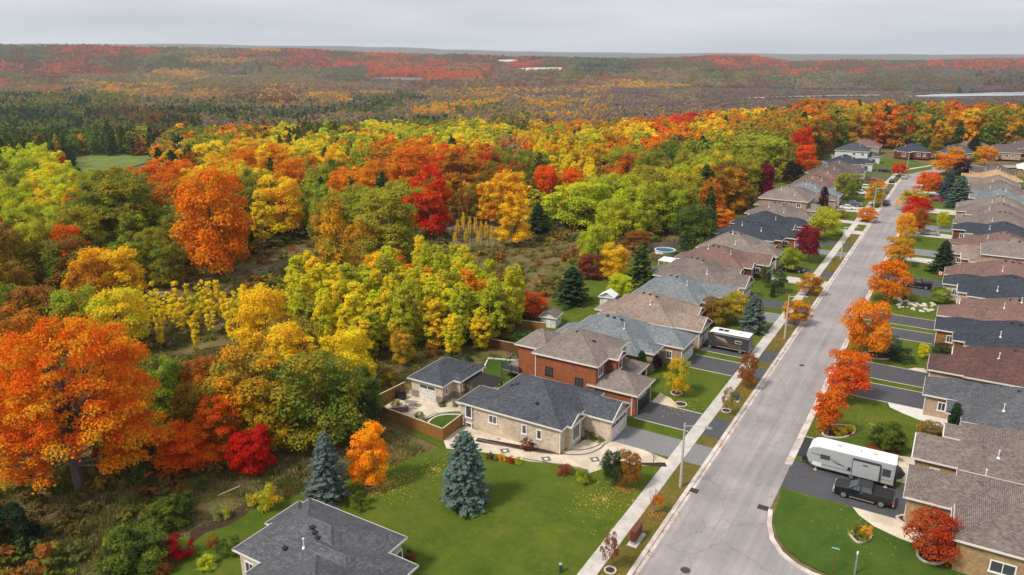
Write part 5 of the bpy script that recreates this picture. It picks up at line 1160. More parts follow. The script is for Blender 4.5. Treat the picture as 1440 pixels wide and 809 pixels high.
# shrubs one can tell apart: label, u, v base, width px, height m, colours
SH = [('russet low bush in front of the round pool', 925, 366, 22, 1.6, (.30, .2, .15), 'b'), ('green round bush in front of the round pool', 940, 364, 18, 1.5, 'G', 'k'), ('blue green bush right of the round pool', 962, 360, 26, 2, (.07, .12, .08), 'k'), ('round rust coloured shrub against the bungalow side wall', 742, 632, 20, 1.5, (.16, .05, .03), 'b'), ('crimson low shrub in the bed by the walk', 719, 651, 11, .9, 'R', 'R'), ('orange yellow low shrub left of the crimson one', 706, 648, 12, .9, 'o', 'y'), ('yellow green low shrub right of the crimson one', 729, 652, 11, .8, 'g', 'l'),
 ('dark maroon low shrub at the left of the walk bed', 689, 645, 11, .8, (.09, .03, .03), 'b'), ('grey green low shrub left of the orange yellow one', 698, 647, 9, .7, (.14, .15, .1), 'g'), ('reddish brown shrub on the lawn edge of the walk', 793, 667, 22, 1.3, (.30, .08, .04), 'b'), ('pointed yellow green small cedar on the lawn edge', 818, 679, 22, 1.9, (.14, .16, .03), 'g'),
 ('dark shrub by the garage recess of the cream bungalow', 828, 617, 15, 1.1, 'b', 'G'), ('low green planting beside the cream garage wall', 842, 621, 16, .6, 'g', 'G'), ('olive bush on the lawn behind the grey roof', 508, 712, 30, 1.6, (.08, .08, .02), 'G'), ('yellow green rounded bush by the lower left garden bed', 372, 715, 42, 2.4, 'g', 'y'),
 ('white flowering bush at the curved bed', 312, 728, 26, 1.3, (.2, .26, .1), 'g'), ('blood red round shrub at the bottom left', 252, 783, 38, 2.2, (.30, .006, .012), (.34, .01, .015)), ('big dark green round bush in the scrub, left one', 190, 795, 88, 5, (.045, .065, .02), 'G'), ('big dark green round bush in the scrub, right one', 240, 735, 62, 4, (.045, .07, .02), 'G'),
 ('very dark spruce bush at the left edge', 18, 770, 70, 6.5, (.018, .035, .018), 'D'), ('rust orange low shrub at the bottom left', 228, 805, 28, 1.2, (.26, .10, .03), 'b'), ('yellow green low plant bed shrub near the bottom edge', 292, 797, 30, 1.0, 'g', 'l'), ('dark green shrub between lawn and grey roofed house', 322, 778, 34, 1.8, 'G', 'D'),
 ('russet weeping shrub beside the grey roofed house', 300, 768, 20, 1.2, 'b', 'v'), ('purple dark shrub at the right of the grey roofed house', 576, 790, 20, 1.1, (.06, .035, .025), 'b'), ('mossy shrub in the island bed of the corner lawn', 1197, 751, 13, .8, (.10, .11, .02), 'g'), ('dark green shrub in the island bed of the corner lawn', 1211, 759, 18, .9, 'G', 'v'), ('golden shrub in the island bed of the corner lawn', 1217, 752, 19, 1.0, 'y', 'o'), ('olive shrub at the back of the island bed', 1205, 744, 13, .8, 'v', 'G'),
 ('orange shrub in the round flower bed under the forked maple', 1158, 606, 20, 1.2, 'o', 'O'), ('yellow grassy shrub in the round flower bed', 1178, 610, 22, 1.1, 'y', 'g'), ('pale yellow shrub at the right of the round flower bed', 1194, 606, 16, .9, 'l', 'Y'), ('deep red low shrub in the round flower bed', 1192, 612, 10, .6, 'c', 'b'), ('pinkish green flowering bush beside the grey roofed house', 1306, 611, 40, 1.7, (.25, .18, .10), 'v'),
 ('blue green juniper in the kidney bed', 1243, 500, 26, 2.0, (.05, .09, .07), 'S'), ('grey blue tall juniper at the back of the kidney bed', 1256, 494, 22, 2.9, 'S', 'S'), ('dark green wide juniper right of the blue one', 1269, 506, 36, 1.7, (.03, .06, .035), 'k'), ('dark green double juniper at the rust brick garage', 1322, 498, 26, 2.0, (.035, .065, .03), 'D'), ('rust red low planting under the dark weeping bush', 1240, 637, 46, .7, (.2, .07, .03), 'b'),
 ('dark ball shaped shrub in the rock garden', 1272, 422, 9, .8, 'p', 'D'), ('green shrub in the rock garden', 1284, 424, 16, .8, 'G', 'g'), ('dark green low bush under the far blue spruces', 1336, 292, 18, 1.6, 'k', 'D'), ('rusty bush by the driveway left far', 1184, 306, 16, 2.2, 'b', 'b'), ('olive bush beside the rusty one on the far left lawn', 1176, 330, 22, 2.2, 'v', 'g'), ('dark purple bush by the concrete driveways', 1172, 322, 12, 1.8, 'p', 'D'),
 ('green wide bush behind the patio of the brick house', 735, 484, 40, 2.2, 'k', 'G'), ('red shrub left of the brick house back garden', 712, 470, 26, 2.4, 'b', 'c'), ('dark red bush by the back garden fence', 690, 480, 22, 2.2, 'b', 'r'), ('blue green juniper behind the detached garage', 650, 520, 40, 2.2, (.05, .09, .06), 'k'), ('dark thorny bush left of the detached garage', 500, 562, 46, 3.2, (.06, .085, .04), 'S'), ('russet tangle behind the patio fence', 548, 540, 30, 2.4, 'b', 'v'), ('yellow sapling bush behind the detached garage', 640, 480, 20, 2.4, 'Y', 'y'), ('rusty brush at the scrub edge behind the garage', 608, 500, 22, 2, 'b', 'b'),
 ('dark shrub patch inside the patio fence', 590, 588, 16, .8, 'G', 'b'), ('green shrub before the detached garage corner', 622, 571, 13, .6, 'k', 'G'), ('small green bush between bungalow and patio lawn', 640, 572, 9, .9, 'g', 'G'), ('brown green shrub by the patio seats', 556, 570, 16, .9, 'v', 'G')]
for lab, u, v, wp, h, c1, c2 in SH:
    x, y = at(u, v, .1); w = wp*depth(x, y)/F; plant('shrub', lab, 'bush', x, y, w, h, 'B' if h > 3 else ('U' if h < w*1.3 else 'R'), c1, c2, 'garden shrubs and bushes', z=(.1 if x > -62 else 0)-(.25*h if h > 3 else .03), trunk=False)
rs = random.Random(3)

# ------------------------------------------------------------------ fences
def fence(label, pts, h, m, cap=True, step=2.4, brd=.15, group='wooden garden fences'):
    t = thing('wooden_fence', label, 'fence', (pts[0][0], pts[0][1], 0), 0, group); ox, oy = pts[0]
    for (xa, ya), (xb, yb) in zip(pts, pts[1:]):
        L_ = math.hypot(xb-xa, yb-ya); n = max(1, round(L_/step)); dx, dy = (xb-xa)/L_, (yb-ya)/L_; nx, ny = -dy, dx
        for k in range(n):
            s0, s1 = L_*k/n, L_*(k+1)/n; pn = MB(); q = s0+.08
            i = 0
            while q < s1-.1:
                e = min(q+brd-.012, s1-.08); o = .012*(i % 2); i += 1
                p = [(xa-ox+dx*a+nx*b, ya-oy+dy*a+ny*b) for a, b in ((q, -.02+o), (e, -.02+o), (e, .005+o), (q, .005+o))]; pn.prism(p, .02, h-.02*(i % 3)); q += brd
            tag(pn.build('panel', M[m], t), kind='stuff')
            ps = MB(); px, py = xa-ox+dx*s0, ya-oy+dy*s0; ps.box(px-.06, py-.06, 0, px+.06, py+.06, h+.06); ps.build('post', M[m], t)
            if cap:
                cp = MB(); cp.prism([(xa-ox+dx*a+nx*b, ya-oy+dy*a+ny*b) for a, b in ((s0+.01, -.1), (s1-.01, -.1), (s1-.01, .1), (s0+.01, .1))], h+.0, h+.05); cp.build('cap_rail', M['cap'], t)
    return t
fA, fB, fC, fD = at(517, 605), at(628, 626), at(652, 606), at(566, 575)
fence('stained cedar fence round the stone patio left of the cream bungalow', [(-50.9, 72), (-50.7, 67.4), (-56, 67.9), (-64.2, 68.5), (-63.6, 76)], 1.8, 'fence')
fence('red brown fence between the brick house garden and its neighbour, by the white shed', [(-66, 107), (-58.2, 108.4)], 1.7, 'fence')
fence('low red brown fence behind the brick house back garden', [(-64, 97.2), (-56, 97.6), (-52.6, 97.7)], 1.6, 'fencered')
fence('weathered grey board fence behind the above ground pool', [(-65, 172), (-60, 177), (-55, 182), (-52, 190)], 1.9, 'fencegrey', False)
fence('grey side fence of the garden beside the pool', [(-59, 153.4), (-51.3, 154)], 1.7, 'fencegrey', False)
fence('grey fence behind the black roofed houses', [(-58, 196), (-52, 198.2)], 1.8, 'fencegrey', False)
fence('brown fence behind the tan roofed house', [(-52, 112.8), (-50.8, 112.9)], 1.6, 'fencegrey', False)

# ------------------------------------------------------------------ patio garage, shed, pergola, deck and garden things
house('detached cream garage with charcoal roof and stone foot on the patio', (-57.6, 75), [(-62.6, -56.4, 75.4, 84.3, 3.0, '', 'y'), (-57.6, -55.2, 77.9, 84.4, 3.02, '', 'y')], 'charcoal', 'cream',
      [('E', 76.7, 1.35, .45, .8, -56.8, 'white', 1), ('E', 79.2, 1.35, .45, .8, -55.6, 'white', 1), ('E', 82.2, 1.35, .9, .8, -55.6, 'white', 2)], [('S', -59.4, .12, 2.7, 2.2, 75.8, 'white')], [], [], name='detached_garage', cat='garage')
q = MB(); q.box(-62.23+57.6, .75, .1, -60.95+57.6, .79, 1.15); q.build('stone_foot', WL['stone'], [o for o in bpy.data.objects if o.name.startswith('detached_garage')][0]); q = MB(); q.box(-57.85, 75.75, .1, -56.8, 75.79, 1.15); q.box(-56.8, 75.8, .1, -56.76, 78.3, 1.15); q.box(-56.76, 78.26, .1, -55.6, 78.3, 1.15); q.box(-55.6, 78.3, .1, -55.56, 80.4, 1.15)
g_ = [o for o in bpy.data.objects if o.name.startswith('detached_garage')][0]; q.v = [(a+57.6, b-75, c) for a, b, c in q.v]; q.build('stone_foot', WL['stone'], g_)
q = MB(); q.box(-55.62+57.6, 80.6-75, .1, -55.54+57.6, 81.4-75, 2.1); q.build('door', M['whitepaint'], g_)
sheet('patio', [(-63.4, 69), (-56, 68.5), (-52.8, 68.2), (-55.4, 69.2), (-56.2, 70.9), (-55.6, 73), (-54.2, 74.8), (-51, 76.5), (-51, 84.5), (-63.3, 84.5), (-63.4, 76)], .14, M['stamped'])
sheet('patio_lawn', [(-51.3, 69.1), (-53.6, 69.4), (-55, 70.3), (-55.3, 72), (-54.4, 73.4), (-52.6, 74.4), (-51.3, 74.7)], .16, M['lawn2'])
q = MB(); strip(smooth_path([(-51.3, 69), (-53.7, 69.3), (-55.1, 70.2), (-55.4, 72), (-54.5, 73.5), (-52.6, 74.5), (-51.3, 74.8)], 5), -.1, .1, .1, .2, q); struct(q.build('patio_edging', M['white']))
q = MB(); strip(smooth_path([(-52.4, 68.2), (-54.6, 68.9), (-56.1, 70.3), (-56.2, 72.3), (-55, 74), (-53, 75.4), (-51, 76.2)], 5), -.09, .09, .1, .148, q); struct(q.build('dark_paver_band', M['band']))
sheet('back_lawn', [(-57.3, 86), (-49, 85.6), (-49.2, 92.4), (-54.4, 94.6), (-60.2, 92.8)], .13, M['lawn2'])
q = MB(); strip([(-57.4, 85.9), (-60.3, 92.9), (-54.6, 94.8)], -.12, .12, .1, .3, q); struct(q.build('garden_curb', M['white']))
pg = thing('pergola', 'dark flat roofed timber pergola beside the detached garage', 'pergola', (-53.4, 81, 0))
for dx in (-1.9, 1.9):
    for dy in (-1.7, 1.7): MB().box(dx-.08, dy-.08, .1, dx+.08, dy+.08, 2.4).build('post', M['fencered'], pg)
q = MB(); q.box(-2.3, -2.1, 2.45, 2.3, 2.1, 2.5)
for k in range(14): q.box(-2.3+k*.34, -2.15, 2.5, -2.3+k*.34+.2, 2.15, 2.56)
q.build('roof', mat('dark_metal_roof', (.035, .028, .028), .6), pg); MB().box(-2, -1.8, 2.28, 2, -1.66, 2.44).build('beam', M['fencered'], pg); MB().box(-2, 1.66, 2.28, 2, 1.8, 2.44).build('beam', M['fencered'], pg)
def shed(label, x, y, w, d, h, roof, wall, rz=0):
    t = thing('garden_shed', label, 'shed', (x, y, 0), rz); wb, rb, fc = MB(), MB(), MB(); MBR[0] = MB(); MBC[0] = MB()
    wb.box(-w/2, -d/2, 0, w/2, d/2, h-.06); hip(rb, -w/2-.25, w/2+.25, -d/2-.25, d/2+.25, h, .6, 'SN', wb, 'y'); fascia(fc, -w/2-.25, w/2+.25, -d/2-.25, d/2+.25, h)
    wb.build('wall', WL[wall], t); rb.build('roof', RF[roof], t); fc.build('fascia', M['whitepaint'], t); add_window(t, 'E', .3, .9, .5, .6, w/2, 'white', 1); MB().box(-.45, -d/2-.03, .05, .45, -d/2-.003, 1.85).build('door', M['whitepaint'], t); return t
x, y = at(773, 461); shed('small white garden shed with grey gable roof below the dark spruce', x-.4, y+1.2, 2.8, 3, 2.1, 'weathered', 'white', .15)
x, y = at(852, 433); shed('white storage shed behind the wide tan roof', x, y+1, 2.6, 2.4, 2.3, 'white', 'white', .1)
q = thing('white_gazebo', 'white flat roofed canopy on posts in the pool garden', 'canopy', (*at(992, 378), 0)); qx = -57.6
t = q; t.location = (-53.6, 158.5, 0)
MB().prism(rect(-2.2, -2, 2.2, 2), 2.3, 2.45).build('roof', M['whitepaint'], t)
for dx in (-2, 2):
    for dy in (-1.8, 1.8): MB().box(dx-.06, dy-.06, 0, dx+.06, dy+.06, 2.3).build('post', M['whitepaint'], t)
px_, py_ = at(935, 357); t = thing('round_pool', 'round above ground swimming pool with white rim and blue water', 'pool', (px_, py_, 0))
q = MB(); q.disc(0, 0, 0, 2.35, 2.45, 28, 0, 1.0); q.build('pool_wall', M['whitepaint'], t); q = MB(); q.disc(0, 0, 1.0, 2.3, 2.6, 28, 0, .07); q.build('rim', M['whitepaint'], t); q = MB(); q.disc(0, 0, .75, 0, 2.34, 28, 0, .15); q.build('water', M['water'], t)
# deck behind the brick house
t = thing('raised_deck', 'small raised deck with glass railing behind the red brick house', 'deck', (-51.6, 90.4, 0))
for k in range(12): MB().box(-3.2, -2.4+k*.4, 1.32, 0, -2.4+k*.4+.385, 1.36).build('plank', M['fencegrey'], t)
MB().box(-3.2, -2.4, 1.15, 0, 2.4, 1.31).build('frame', M['fencered'], t)
for dx, dy in ((-3.15, -2.35), (-3.15, 0), (-3.15, 2.35), (-1.5, -2.35), (-.1, -2.35)): MB().box(dx-.05, dy-.05, 0, dx+.05, dy+.05, 2.35).build('post', M['blackplastic'], t)
q = MB(); q.box(-3.2, -2.4, 2.33, 0, -2.33, 2.4); q.box(-3.2, -2.33, 2.33, -3.13, 2.4, 2.4); q.build('handrail', M['blackplastic'], t); q = MB(); q.box(-3.1, -2.37, 1.5, -.1, -2.355, 2.25); q.build('glass_panel', M['glass'], t)
t = thing('patio_umbrella', 'closed dark red patio umbrella on the deck', 'umbrella', (-52.4, 90.8, 1.36)); MB().tube([(0, 0, 0), (0, 0, 2.5)], .03).build('pole', M['steel'], t); MB().tube([(0, 0, .9), (0, 0, 1.2), (0, 0, 2.45)], [.16, .2, .04], 8).build('canopy', mat('dark_red_cloth', (.16, .015, .02), .9), t)
def picnic(label, x, y, rz):
    t = thing('picnic_table', label, 'table', (x, y, .14), rz); m = M['fencegrey']
    for k in range(4): MB().box(-.9, -.38+k*.19, .72, .9, -.38+k*.19+.17, .76).build('table_board', m, t)
    for s_ in (-1, 1):
        MB().box(-.9, s_*.75-.12, .43, .9, s_*.75+.12, .47).build('seat', m, t); q = MB(); q.tube([(s_*.6, -.75, .43), (s_*.6, .75, .43)], .04, 4); q.tube([(s_*.6, -.7, 0), (s_*.6, -.25, .72)], .04, 4); q.tube([(s_*.6, .7, 0), (s_*.6, .25, .72)], .04, 4); q.build('leg_frame', m, t)
picnic('timber picnic table on the patio before the garage door', *at(578, 573), .3)
def sofa(label, x, y, rz):
    t = thing('outdoor_sofa', label, 'sofa', (x, y, .14), rz); MB().box(-1.3, -.4, 0, 1.3, .4, .38).build('base', M['band'], t); MB().box(-1.3, .28, .38, 1.3, .45, .8).build('backrest', M['band'], t)
    for k in (-.85, 0, .85): MB().box(k-.4, -.38, .38, k+.4, .26, .5).build('cushion', M['oldtop'], t)
sofa('dark outdoor sofa along the patio planting', *at(561, 580), -2.4); sofa('dark outdoor sofa against the cedar fence', *at(548, 584), 3.3)
t = thing('barbecue', 'covered black barbecue beside the detached garage door', 'barbecue', (*at(564, 562), .14)); MB().box(-.7, -.35, .0, .7, .35, .85).box(-.5, -.3, .85, .5, .3, 1.25).build('cover', mat('black_cover', (.012, .014, .02), .5), t); MB().box(-.9, -.2, .6, -.7, .2, .66).build('side_shelf', M['steel'], t)
# mulch rings, stone edged beds
def ring(label, u, v, r, dark=True, z=.1, cat='tree ring'):
    x, y = at(u, v); t = thing('planting_ring', label, cat, (x, y, z)); q = MB(); n = max(10, int(2*math.pi*r/.3))
    for i in range(n):
        a, b = 2*math.pi*i/n, 2*math.pi*(i+.9)/n; s_ = MB(); s_.prism([(math.cos(c)*e, math.sin(c)*e) for c, e in ((a, r-.16), (a, r), (b, r), (b, r-.16))], 0, .12+rs.uniform(-.015, .015)); s_.build('edging_stone', M['edge'], t)
    MB().disc(0, 0, 0, 0, r-.17, 18, 0, .05).build('mulch', M['mulch'], t)
ring('stone ring with mulch round the yellow green young tree', 951, 554, .85); ring('empty stone ring with mulch before the black driveway', 957.5, 570, .85); ring('mulch ring round the glowing orange tree', 520, 685, .6)
ring('small stone ring at the verge by the utility box', 1021, 579, .7); ring('stone ring under the small rusty sapling', 858, 804, .6)
def bed(label, pix, z=.1):
    P = [at(*p) for p in pix]; P = smooth_path(P+[P[0]], 5)[:-1]; cx = sum(p[0] for p in P)/len(P); cy = sum(p[1] for p in P)/len(P); t = thing('stone_edged_bed', label, 'flower bed', (cx, cy, z))
    MB().prism([(a-cx, b-cy) for a, b in P], 0, .05).build('mulch', M['mulch'], t)
    for i in range(len(P)):
        a, b = P[i], P[(i+1) % len(P)]; L_ = math.hypot(b[0]-a[0], b[1]-a[1]); n = max(1, round(L_/.45))
        for k in range(n):
            p = (a[0]+(b[0]-a[0])*(k+.05)/n-cx, a[1]+(b[1]-a[1])*(k+.05)/n-cy); q = (a[0]+(b[0]-a[0])*(k+.95)/n-cx, a[1]+(b[1]-a[1])*(k+.95)/n-cy); nx, ny = (q[1]-p[1]), -(q[0]-p[0]); l = math.hypot(nx, ny) or 1; nx, ny = nx/l*.1, ny/l*.1
            MB().prism([(p[0]-nx, p[1]-ny), (q[0]-nx, q[1]-ny), (q[0]+nx, q[1]+ny), (p[0]+nx, p[1]+ny)], 0, .15+rs.uniform(-.02, .02)).build('edging_stone', M['edge'], t)
bed('round stone edged flower bed under the forked red orange maple', [(1156, 612), (1164, 616), (1185, 617), (1198, 612), (1202, 605), (1190, 600), (1166, 600)])
bed('kidney shaped stone edged bed with junipers', [(1214, 503), (1232, 506), (1250, 506), (1252, 500), (1240, 496), (1216, 497)])
bed('curved stone edged bed under the low red maple', [(1289, 776), (1291, 785), (1302, 793), (1318, 795), (1330, 791), (1334, 784), (1320, 775)], .12)
bed('half round stone edged bed at the corner of the yellow brick garage', [(1260, 729), (1266, 735), (1276, 739), (1281, 733), (1272, 727)], .12)
bed('island bed of small shrubs on the corner lawn', [(1194, 753), (1206, 765), (1222, 760), (1224, 750), (1208, 743)], .11)
# rock garden
t = thing('rock_garden', 'rock garden of pale boulders beside the red roofed house', 'rock garden', (-3.5, 158, .1))
def boulder(r):
    q = MB(); n = 6; rings = [[(math.cos(2*math.pi*i/n)*r*f*rs.uniform(.8, 1.2), math.sin(2*math.pi*i/n)*r*f*rs.uniform(.8, 1.2), z*r) for i in range(n)] for f, z in ((1, 0), (1.05, .3), (.6, .62))]; q.loft(rings); return q.mesh('boulder', M['edge'])
BO = [boulder(1) for _ in range(5)]
for i in range(46):
    o = bpy.data.objects.new('boulder', BO[i % 5]); COL.objects.link(o); o.parent = t; s_ = rs.uniform(.2, .55); o.scale = (s_, s_*.8, s_); o.location = (rs.uniform(-4.2, 3.2), rs.uniform(-3.4, 3.4), 0); o.rotation_euler = (0, 0, rs.uniform(0, 6))
# curved bed and little bridge-like log at lower left garden
sheet('planting_bed', [at(*p) for p in ((266, 768), (290, 750), (322, 740), (347, 724), (354, 706), (340, 712), (318, 728), (288, 738), (268, 748))], .118, M['mulch'])

# ------------------------------------------------------------------ lamp posts, signs, boxes
def lamp(label, x, y, h=7.9, arm=2.3):
    t = thing('street_lamp', label, 'street lamp', (x, y, .1), 0, 'street lamps along the left verge'); MB().tube([(0, 0, -.1), (0, 0, h)], [.17, .10], 8).build('pole', M['polec'], t)
    q = MB(); q.tube([(0, 0, h-.35), (arm*.5, 0, h-.02), (arm, 0, h+.12)], .045, 5); q.build('arm', M['steel'], t); MB().loft([[(arm-.1, -.06, h+.06), (arm-.1, .06, h+.06), (arm-.1, .06, h+.18), (arm-.1, -.06, h+.18)], [(arm+.25, -.16, h+.04), (arm+.25, .16, h+.04), (arm+.25, .13, h+.22), (arm+.25, -.13, h+.22)], [(arm+.7, -.08, h+.08), (arm+.7, .08, h+.08), (arm+.7, .08, h+.18), (arm+.7, -.08, h+.18)]]).build('lamp_head', M['steel'], t); return t
l0 = lamp('nearest concrete street lamp, beside the nearly bare tree', -21.7, 72.6)
for lab, y in (('second street lamp from the near end, standing in an orange tree', 126.4), ('third street lamp from the near end, by the crimson tree', 188.5), ('fourth street lamp, just before the parked grey car', 253), ('last street lamp at the bend of the road', 362)): dup(l0, (-21.7 if y < 300 else -20.4, y, .1), 0, lab)
def post_lamp():
    t = thing('street_lamp', 'slim pale lamp post on the corner lawn at the bottom edge', 'street lamp', (-2.9, 66.6, .1)); h = pix_h(-2.9, 66.6, 778); MB().tube([(0, 0, 0), (0, 0, h)], [.1, .06], 8).build('pole', M['steel'], t); MB().tube([(0, 0, h), (0, 0, h+.12), (.0, -.5, h+.2)], [.07, .1, .06], 6).build('lamp_head', M['whitepaint'], t)
post_lamp()
x, y = -4.7, 65.7; h = pix_h(x, y, 772); t = thing('street_sign', 'green street name sign on a thin post at the corner', 'street sign', (x, y, .1)); MB().tube([(0, 0, 0), (0, 0, h)], .035, 6).build('post', M['fencered'], t); q = MB().box(-.42, -.015, h-.05, .42, .015, h+.17); q.build('sign_blade', M['signgreen'], t); MB().box(-.015, -.40, h-.27, .015, .40, h-.06).build('sign_blade', M['signgreen'], t)
MB().box(-.34, -.019, h+.03, .34, -.0155, h+.09).build('lettering_strip', M['whitepaint'], t)
# communal brick-red mailbox block
x, y = at(893, 760); t = thing('community_mailbox', 'brown red community mailbox block on a concrete pad beside the pavement', 'mailbox', (x+.1, y, .1)); MB().box(-.45, -1.3, -.02, .55, 1.3, .08).build('pad', M['concrete'], t); MB().box(-.22, -1.0, .08, .22, 1.0, .35).build('plinth', M['steel'], t)
mr_ = mat('maroon_metal', (.12, .03, .022), .5); mr2 = mat('maroon_metal_door', (.15, .04, .03), .45)
for k in range(4):
    b_ = MB().box(-.25, -1.0+k*.5+.01, .35, .25, -1.0+k*.5+.49, 1.5).build('cabinet', mr_, t)
    for j in range(4): MB().box(.25, -1.0+k*.5+.04, .4+j*.27, .265, -1.0+k*.5+.46, .64+j*.27).build('door', mr2, b_)
for k in range(8): MB().box(-.29, -1.02+k*.255, 1.5, .29, -1.02+k*.255+.245, 1.56).build('roof_plate', mr2, t)
x, y = at(1033, 563); t = thing('utility_box', 'green electrical utility box on a pale pad on the verge', 'utility box', (x, y, .1)); MB().box(-.7, -.7, 0, .7, .7, .08).build('pad', M['concrete'], t); MB().box(-.5, -.45, .08, .5, .45, .85).build('cabinet', M['utilgreen'], t); MB().prism([(-.53, -.48), (.53, -.48), (.53, .48), (-.53, .48)], .85, .9).build('lid', M['utilgreen'], t)
x, y = at(788, 806); t = thing('utility_pedestal', 'small dark green utility pedestal on the lawn at the bottom edge', 'utility box', (x, y, .1)); MB().tube([(0, 0, 0), (0, 0, .9)], .17, 8).build('body', M['utilgreen'], t); MB().tube([(0, 0, .9), (0, 0, 1.0)], [.2, .12], 8).build('cap', M['steel'], t)
# flag (red, white, red with a maple leaf) on the corner of a house
x, y = .1, 176.4; t = thing('flag', 'small red and white maple leaf flag on a slanted pole at a garage corner', 'flag', (x, y, 0)); MB().tube([(0, 0, 2.2), (-1.3, -.2, 3.4)], .02, 5).build('pole', M['whitepaint'], t)
def fl(a, b, m, n_, off=0): 
    q = MB(); q.box(-1.25+a*.9*1.2, -.22-off, 2.35, -1.25+b*.9*1.2, -.2+off, 3.0); q.build(n_, m, t)
fl(0, .25, mat('flag_red', (.5, .01, .015), .8), 'red_band'); fl(.25, .75, M['whitepaint'], 'white_band'); fl(.75, 1, bpy.data.materials['flag_red'], 'red_band')
lf = [(0, .24), (.05, .14), (.13, .17), (.10, .03), (.2, .07), (.17, -.02), (.21, -.05), (.08, -.13), (.09, -.17), (.01, -.155), (.01, -.24), (-.01, -.24), (-.01, -.155), (-.09, -.17), (-.08, -.13), (-.21, -.05), (-.17, -.02), (-.2, .07), (-.10, .03), (-.13, .17), (-.05, .14)]
q = MB(); q.quad(*[(-.71+a, -.226, 2.675+b) for a, b in lf]); q.build('maple_leaf', bpy.data.materials['flag_red'], t)
# steps of stone at the lower left garden and a timber rail
t = thing('timber_rail', 'slanting pale timber rail at the garden edge by the yellow green bush', 'rail', (*at(336, 700), 0)); MB().tube([(-1.9, -1.2, .3), (0, .3, 1.3)], .05, 5).build('bar', M['cap'], t); MB().tube([(0, .3, 0), (0, .3, 1.4)], .06, 5).build('post', M['fencegrey'], t)

# ------------------------------------------------------------------ vehicles (built facing +x)
def wheel(par, x, y, r, w=.22):
    s_ = 1 if y > 0 else -1; q = MB(); q.tube([(x, y-s_*w, r), (x, y-s_*.02, r), (x, y, r)], [r, r, r*.94], 16); o = q.build('wheel', M['tyre'], par); k = MB(); k.tube([(x, y-s_*.01, r), (x, y+s_*.012, r)], r*.62, 12); k.build('rim', M['rim'], o)
def prof_body(prof, w, ins=.07):
    q = MB(); cx = sum(p[0] for p in prof)/len(prof); cz = sum(p[1] for p in prof)/len(prof)
    sc = lambda f: [(cx+(x-cx)*(1-f), z-(z-cz)*f*1.6) for x, z in prof]
    q.loft([[(x, yy, z) for x, z in (sc(.035) if abs(yy) > w/2-.02 else prof)] for yy in (-w/2, -w/2+ins, w/2-ins, w/2)]); return q
def cabin(par, x0, x1, x2, x3, zb, zt, w, paint, pill=(), roofm=None):
    """greenhouse: x0-x3 at the belt, x1-x2 at the roof"""
    w0, w1 = w/2-.06, w/2-.22; g_ = MB(); g_.loft([[(x0, -w0, zb), (x3, -w0, zb), (x3, w0, zb), (x0, w0, zb)], [(x1, -w1, zt), (x2, -w1, zt), (x2, w1, zt), (x1, w1, zt)]]); g_.build('windows', M['glass'], par)
    r_ = MB(); r_.loft([[(x1-.06, -w1-.03, zt-.01), (x2+.06, -w1-.03, zt-.01), (x2+.06, w1+.03, zt-.01), (x1-.06, w1+.03, zt-.01)], [(x1+.08, -w1+.08, zt+.07), (x2-.08, -w1+.08, zt+.07), (x2-.08, w1-.08, zt+.07), (x1+.08, w1-.08, zt+.07)]]); r_.build('roof', paint, par)
    p_ = MB()
    for s_ in (-1, 1):
        for a, b in [(x0, x1), (x3, x2)]+[(c, c) for c in pill]: p_.tube([(a, s_*(w0+.005), zb), (b, s_*(w1+.012), zt)], .045, 4)
    p_.build('pillars', paint, par)
def lights(par, L_, w, zf, zr):
    for s_ in (-1, 1):
        MB().box(L_/2-.09, s_*(w/2-.32)-.17, zf, L_/2+.015, s_*(w/2-.32)+.17, zf+.15).build('headlight', M['lampclear'], par); MB().box(-L_/2-.015, s_*(w/2-.22)-.12, zr, -L_/2+.08, s_*(w/2-.22)+.12, zr+.22).build('taillight', M['lampred'], par)
def car(label, x, y, rz, paint, kind='sedan', z=.12, group='parked cars'):
    t = thing('parked_car', label, 'car', (x, y, z), rz, group); P = PC[paint]
    if kind == 'sedan': L_, w, pr = 4.6, 1.82, [(-2.3, .3), (2.25, .28), (2.3, .55), (2.1, .78), (1.1, .92), (-1.6, .95), (-2.25, .92), (-2.32, .6)]; cb = (-1.75, -.9, .45, 1.25, .9, 1.38)
    else: L_, w, pr = 4.7, 1.9, [(-2.33, .35), (2.3, .33), (2.36, .7), (2.2, .98), (1.2, 1.08), (-2.2, 1.1), (-2.36, .9)]; cb = (-2.2, -1.9, .55, 1.25, 1.06, 1.66)
    prof_body(pr, w).build('body', P, t); cabin(t, cb[0], cb[1], cb[2], cb[3], cb[4], cb[5], w, P, (-.35,)); lights(t, L_, w, .6, .72)
    for xx in (-1.4, 1.42):
        for s_ in (-1, 1): wheel(t, xx, s_*(w/2+.01), .34)
    return t
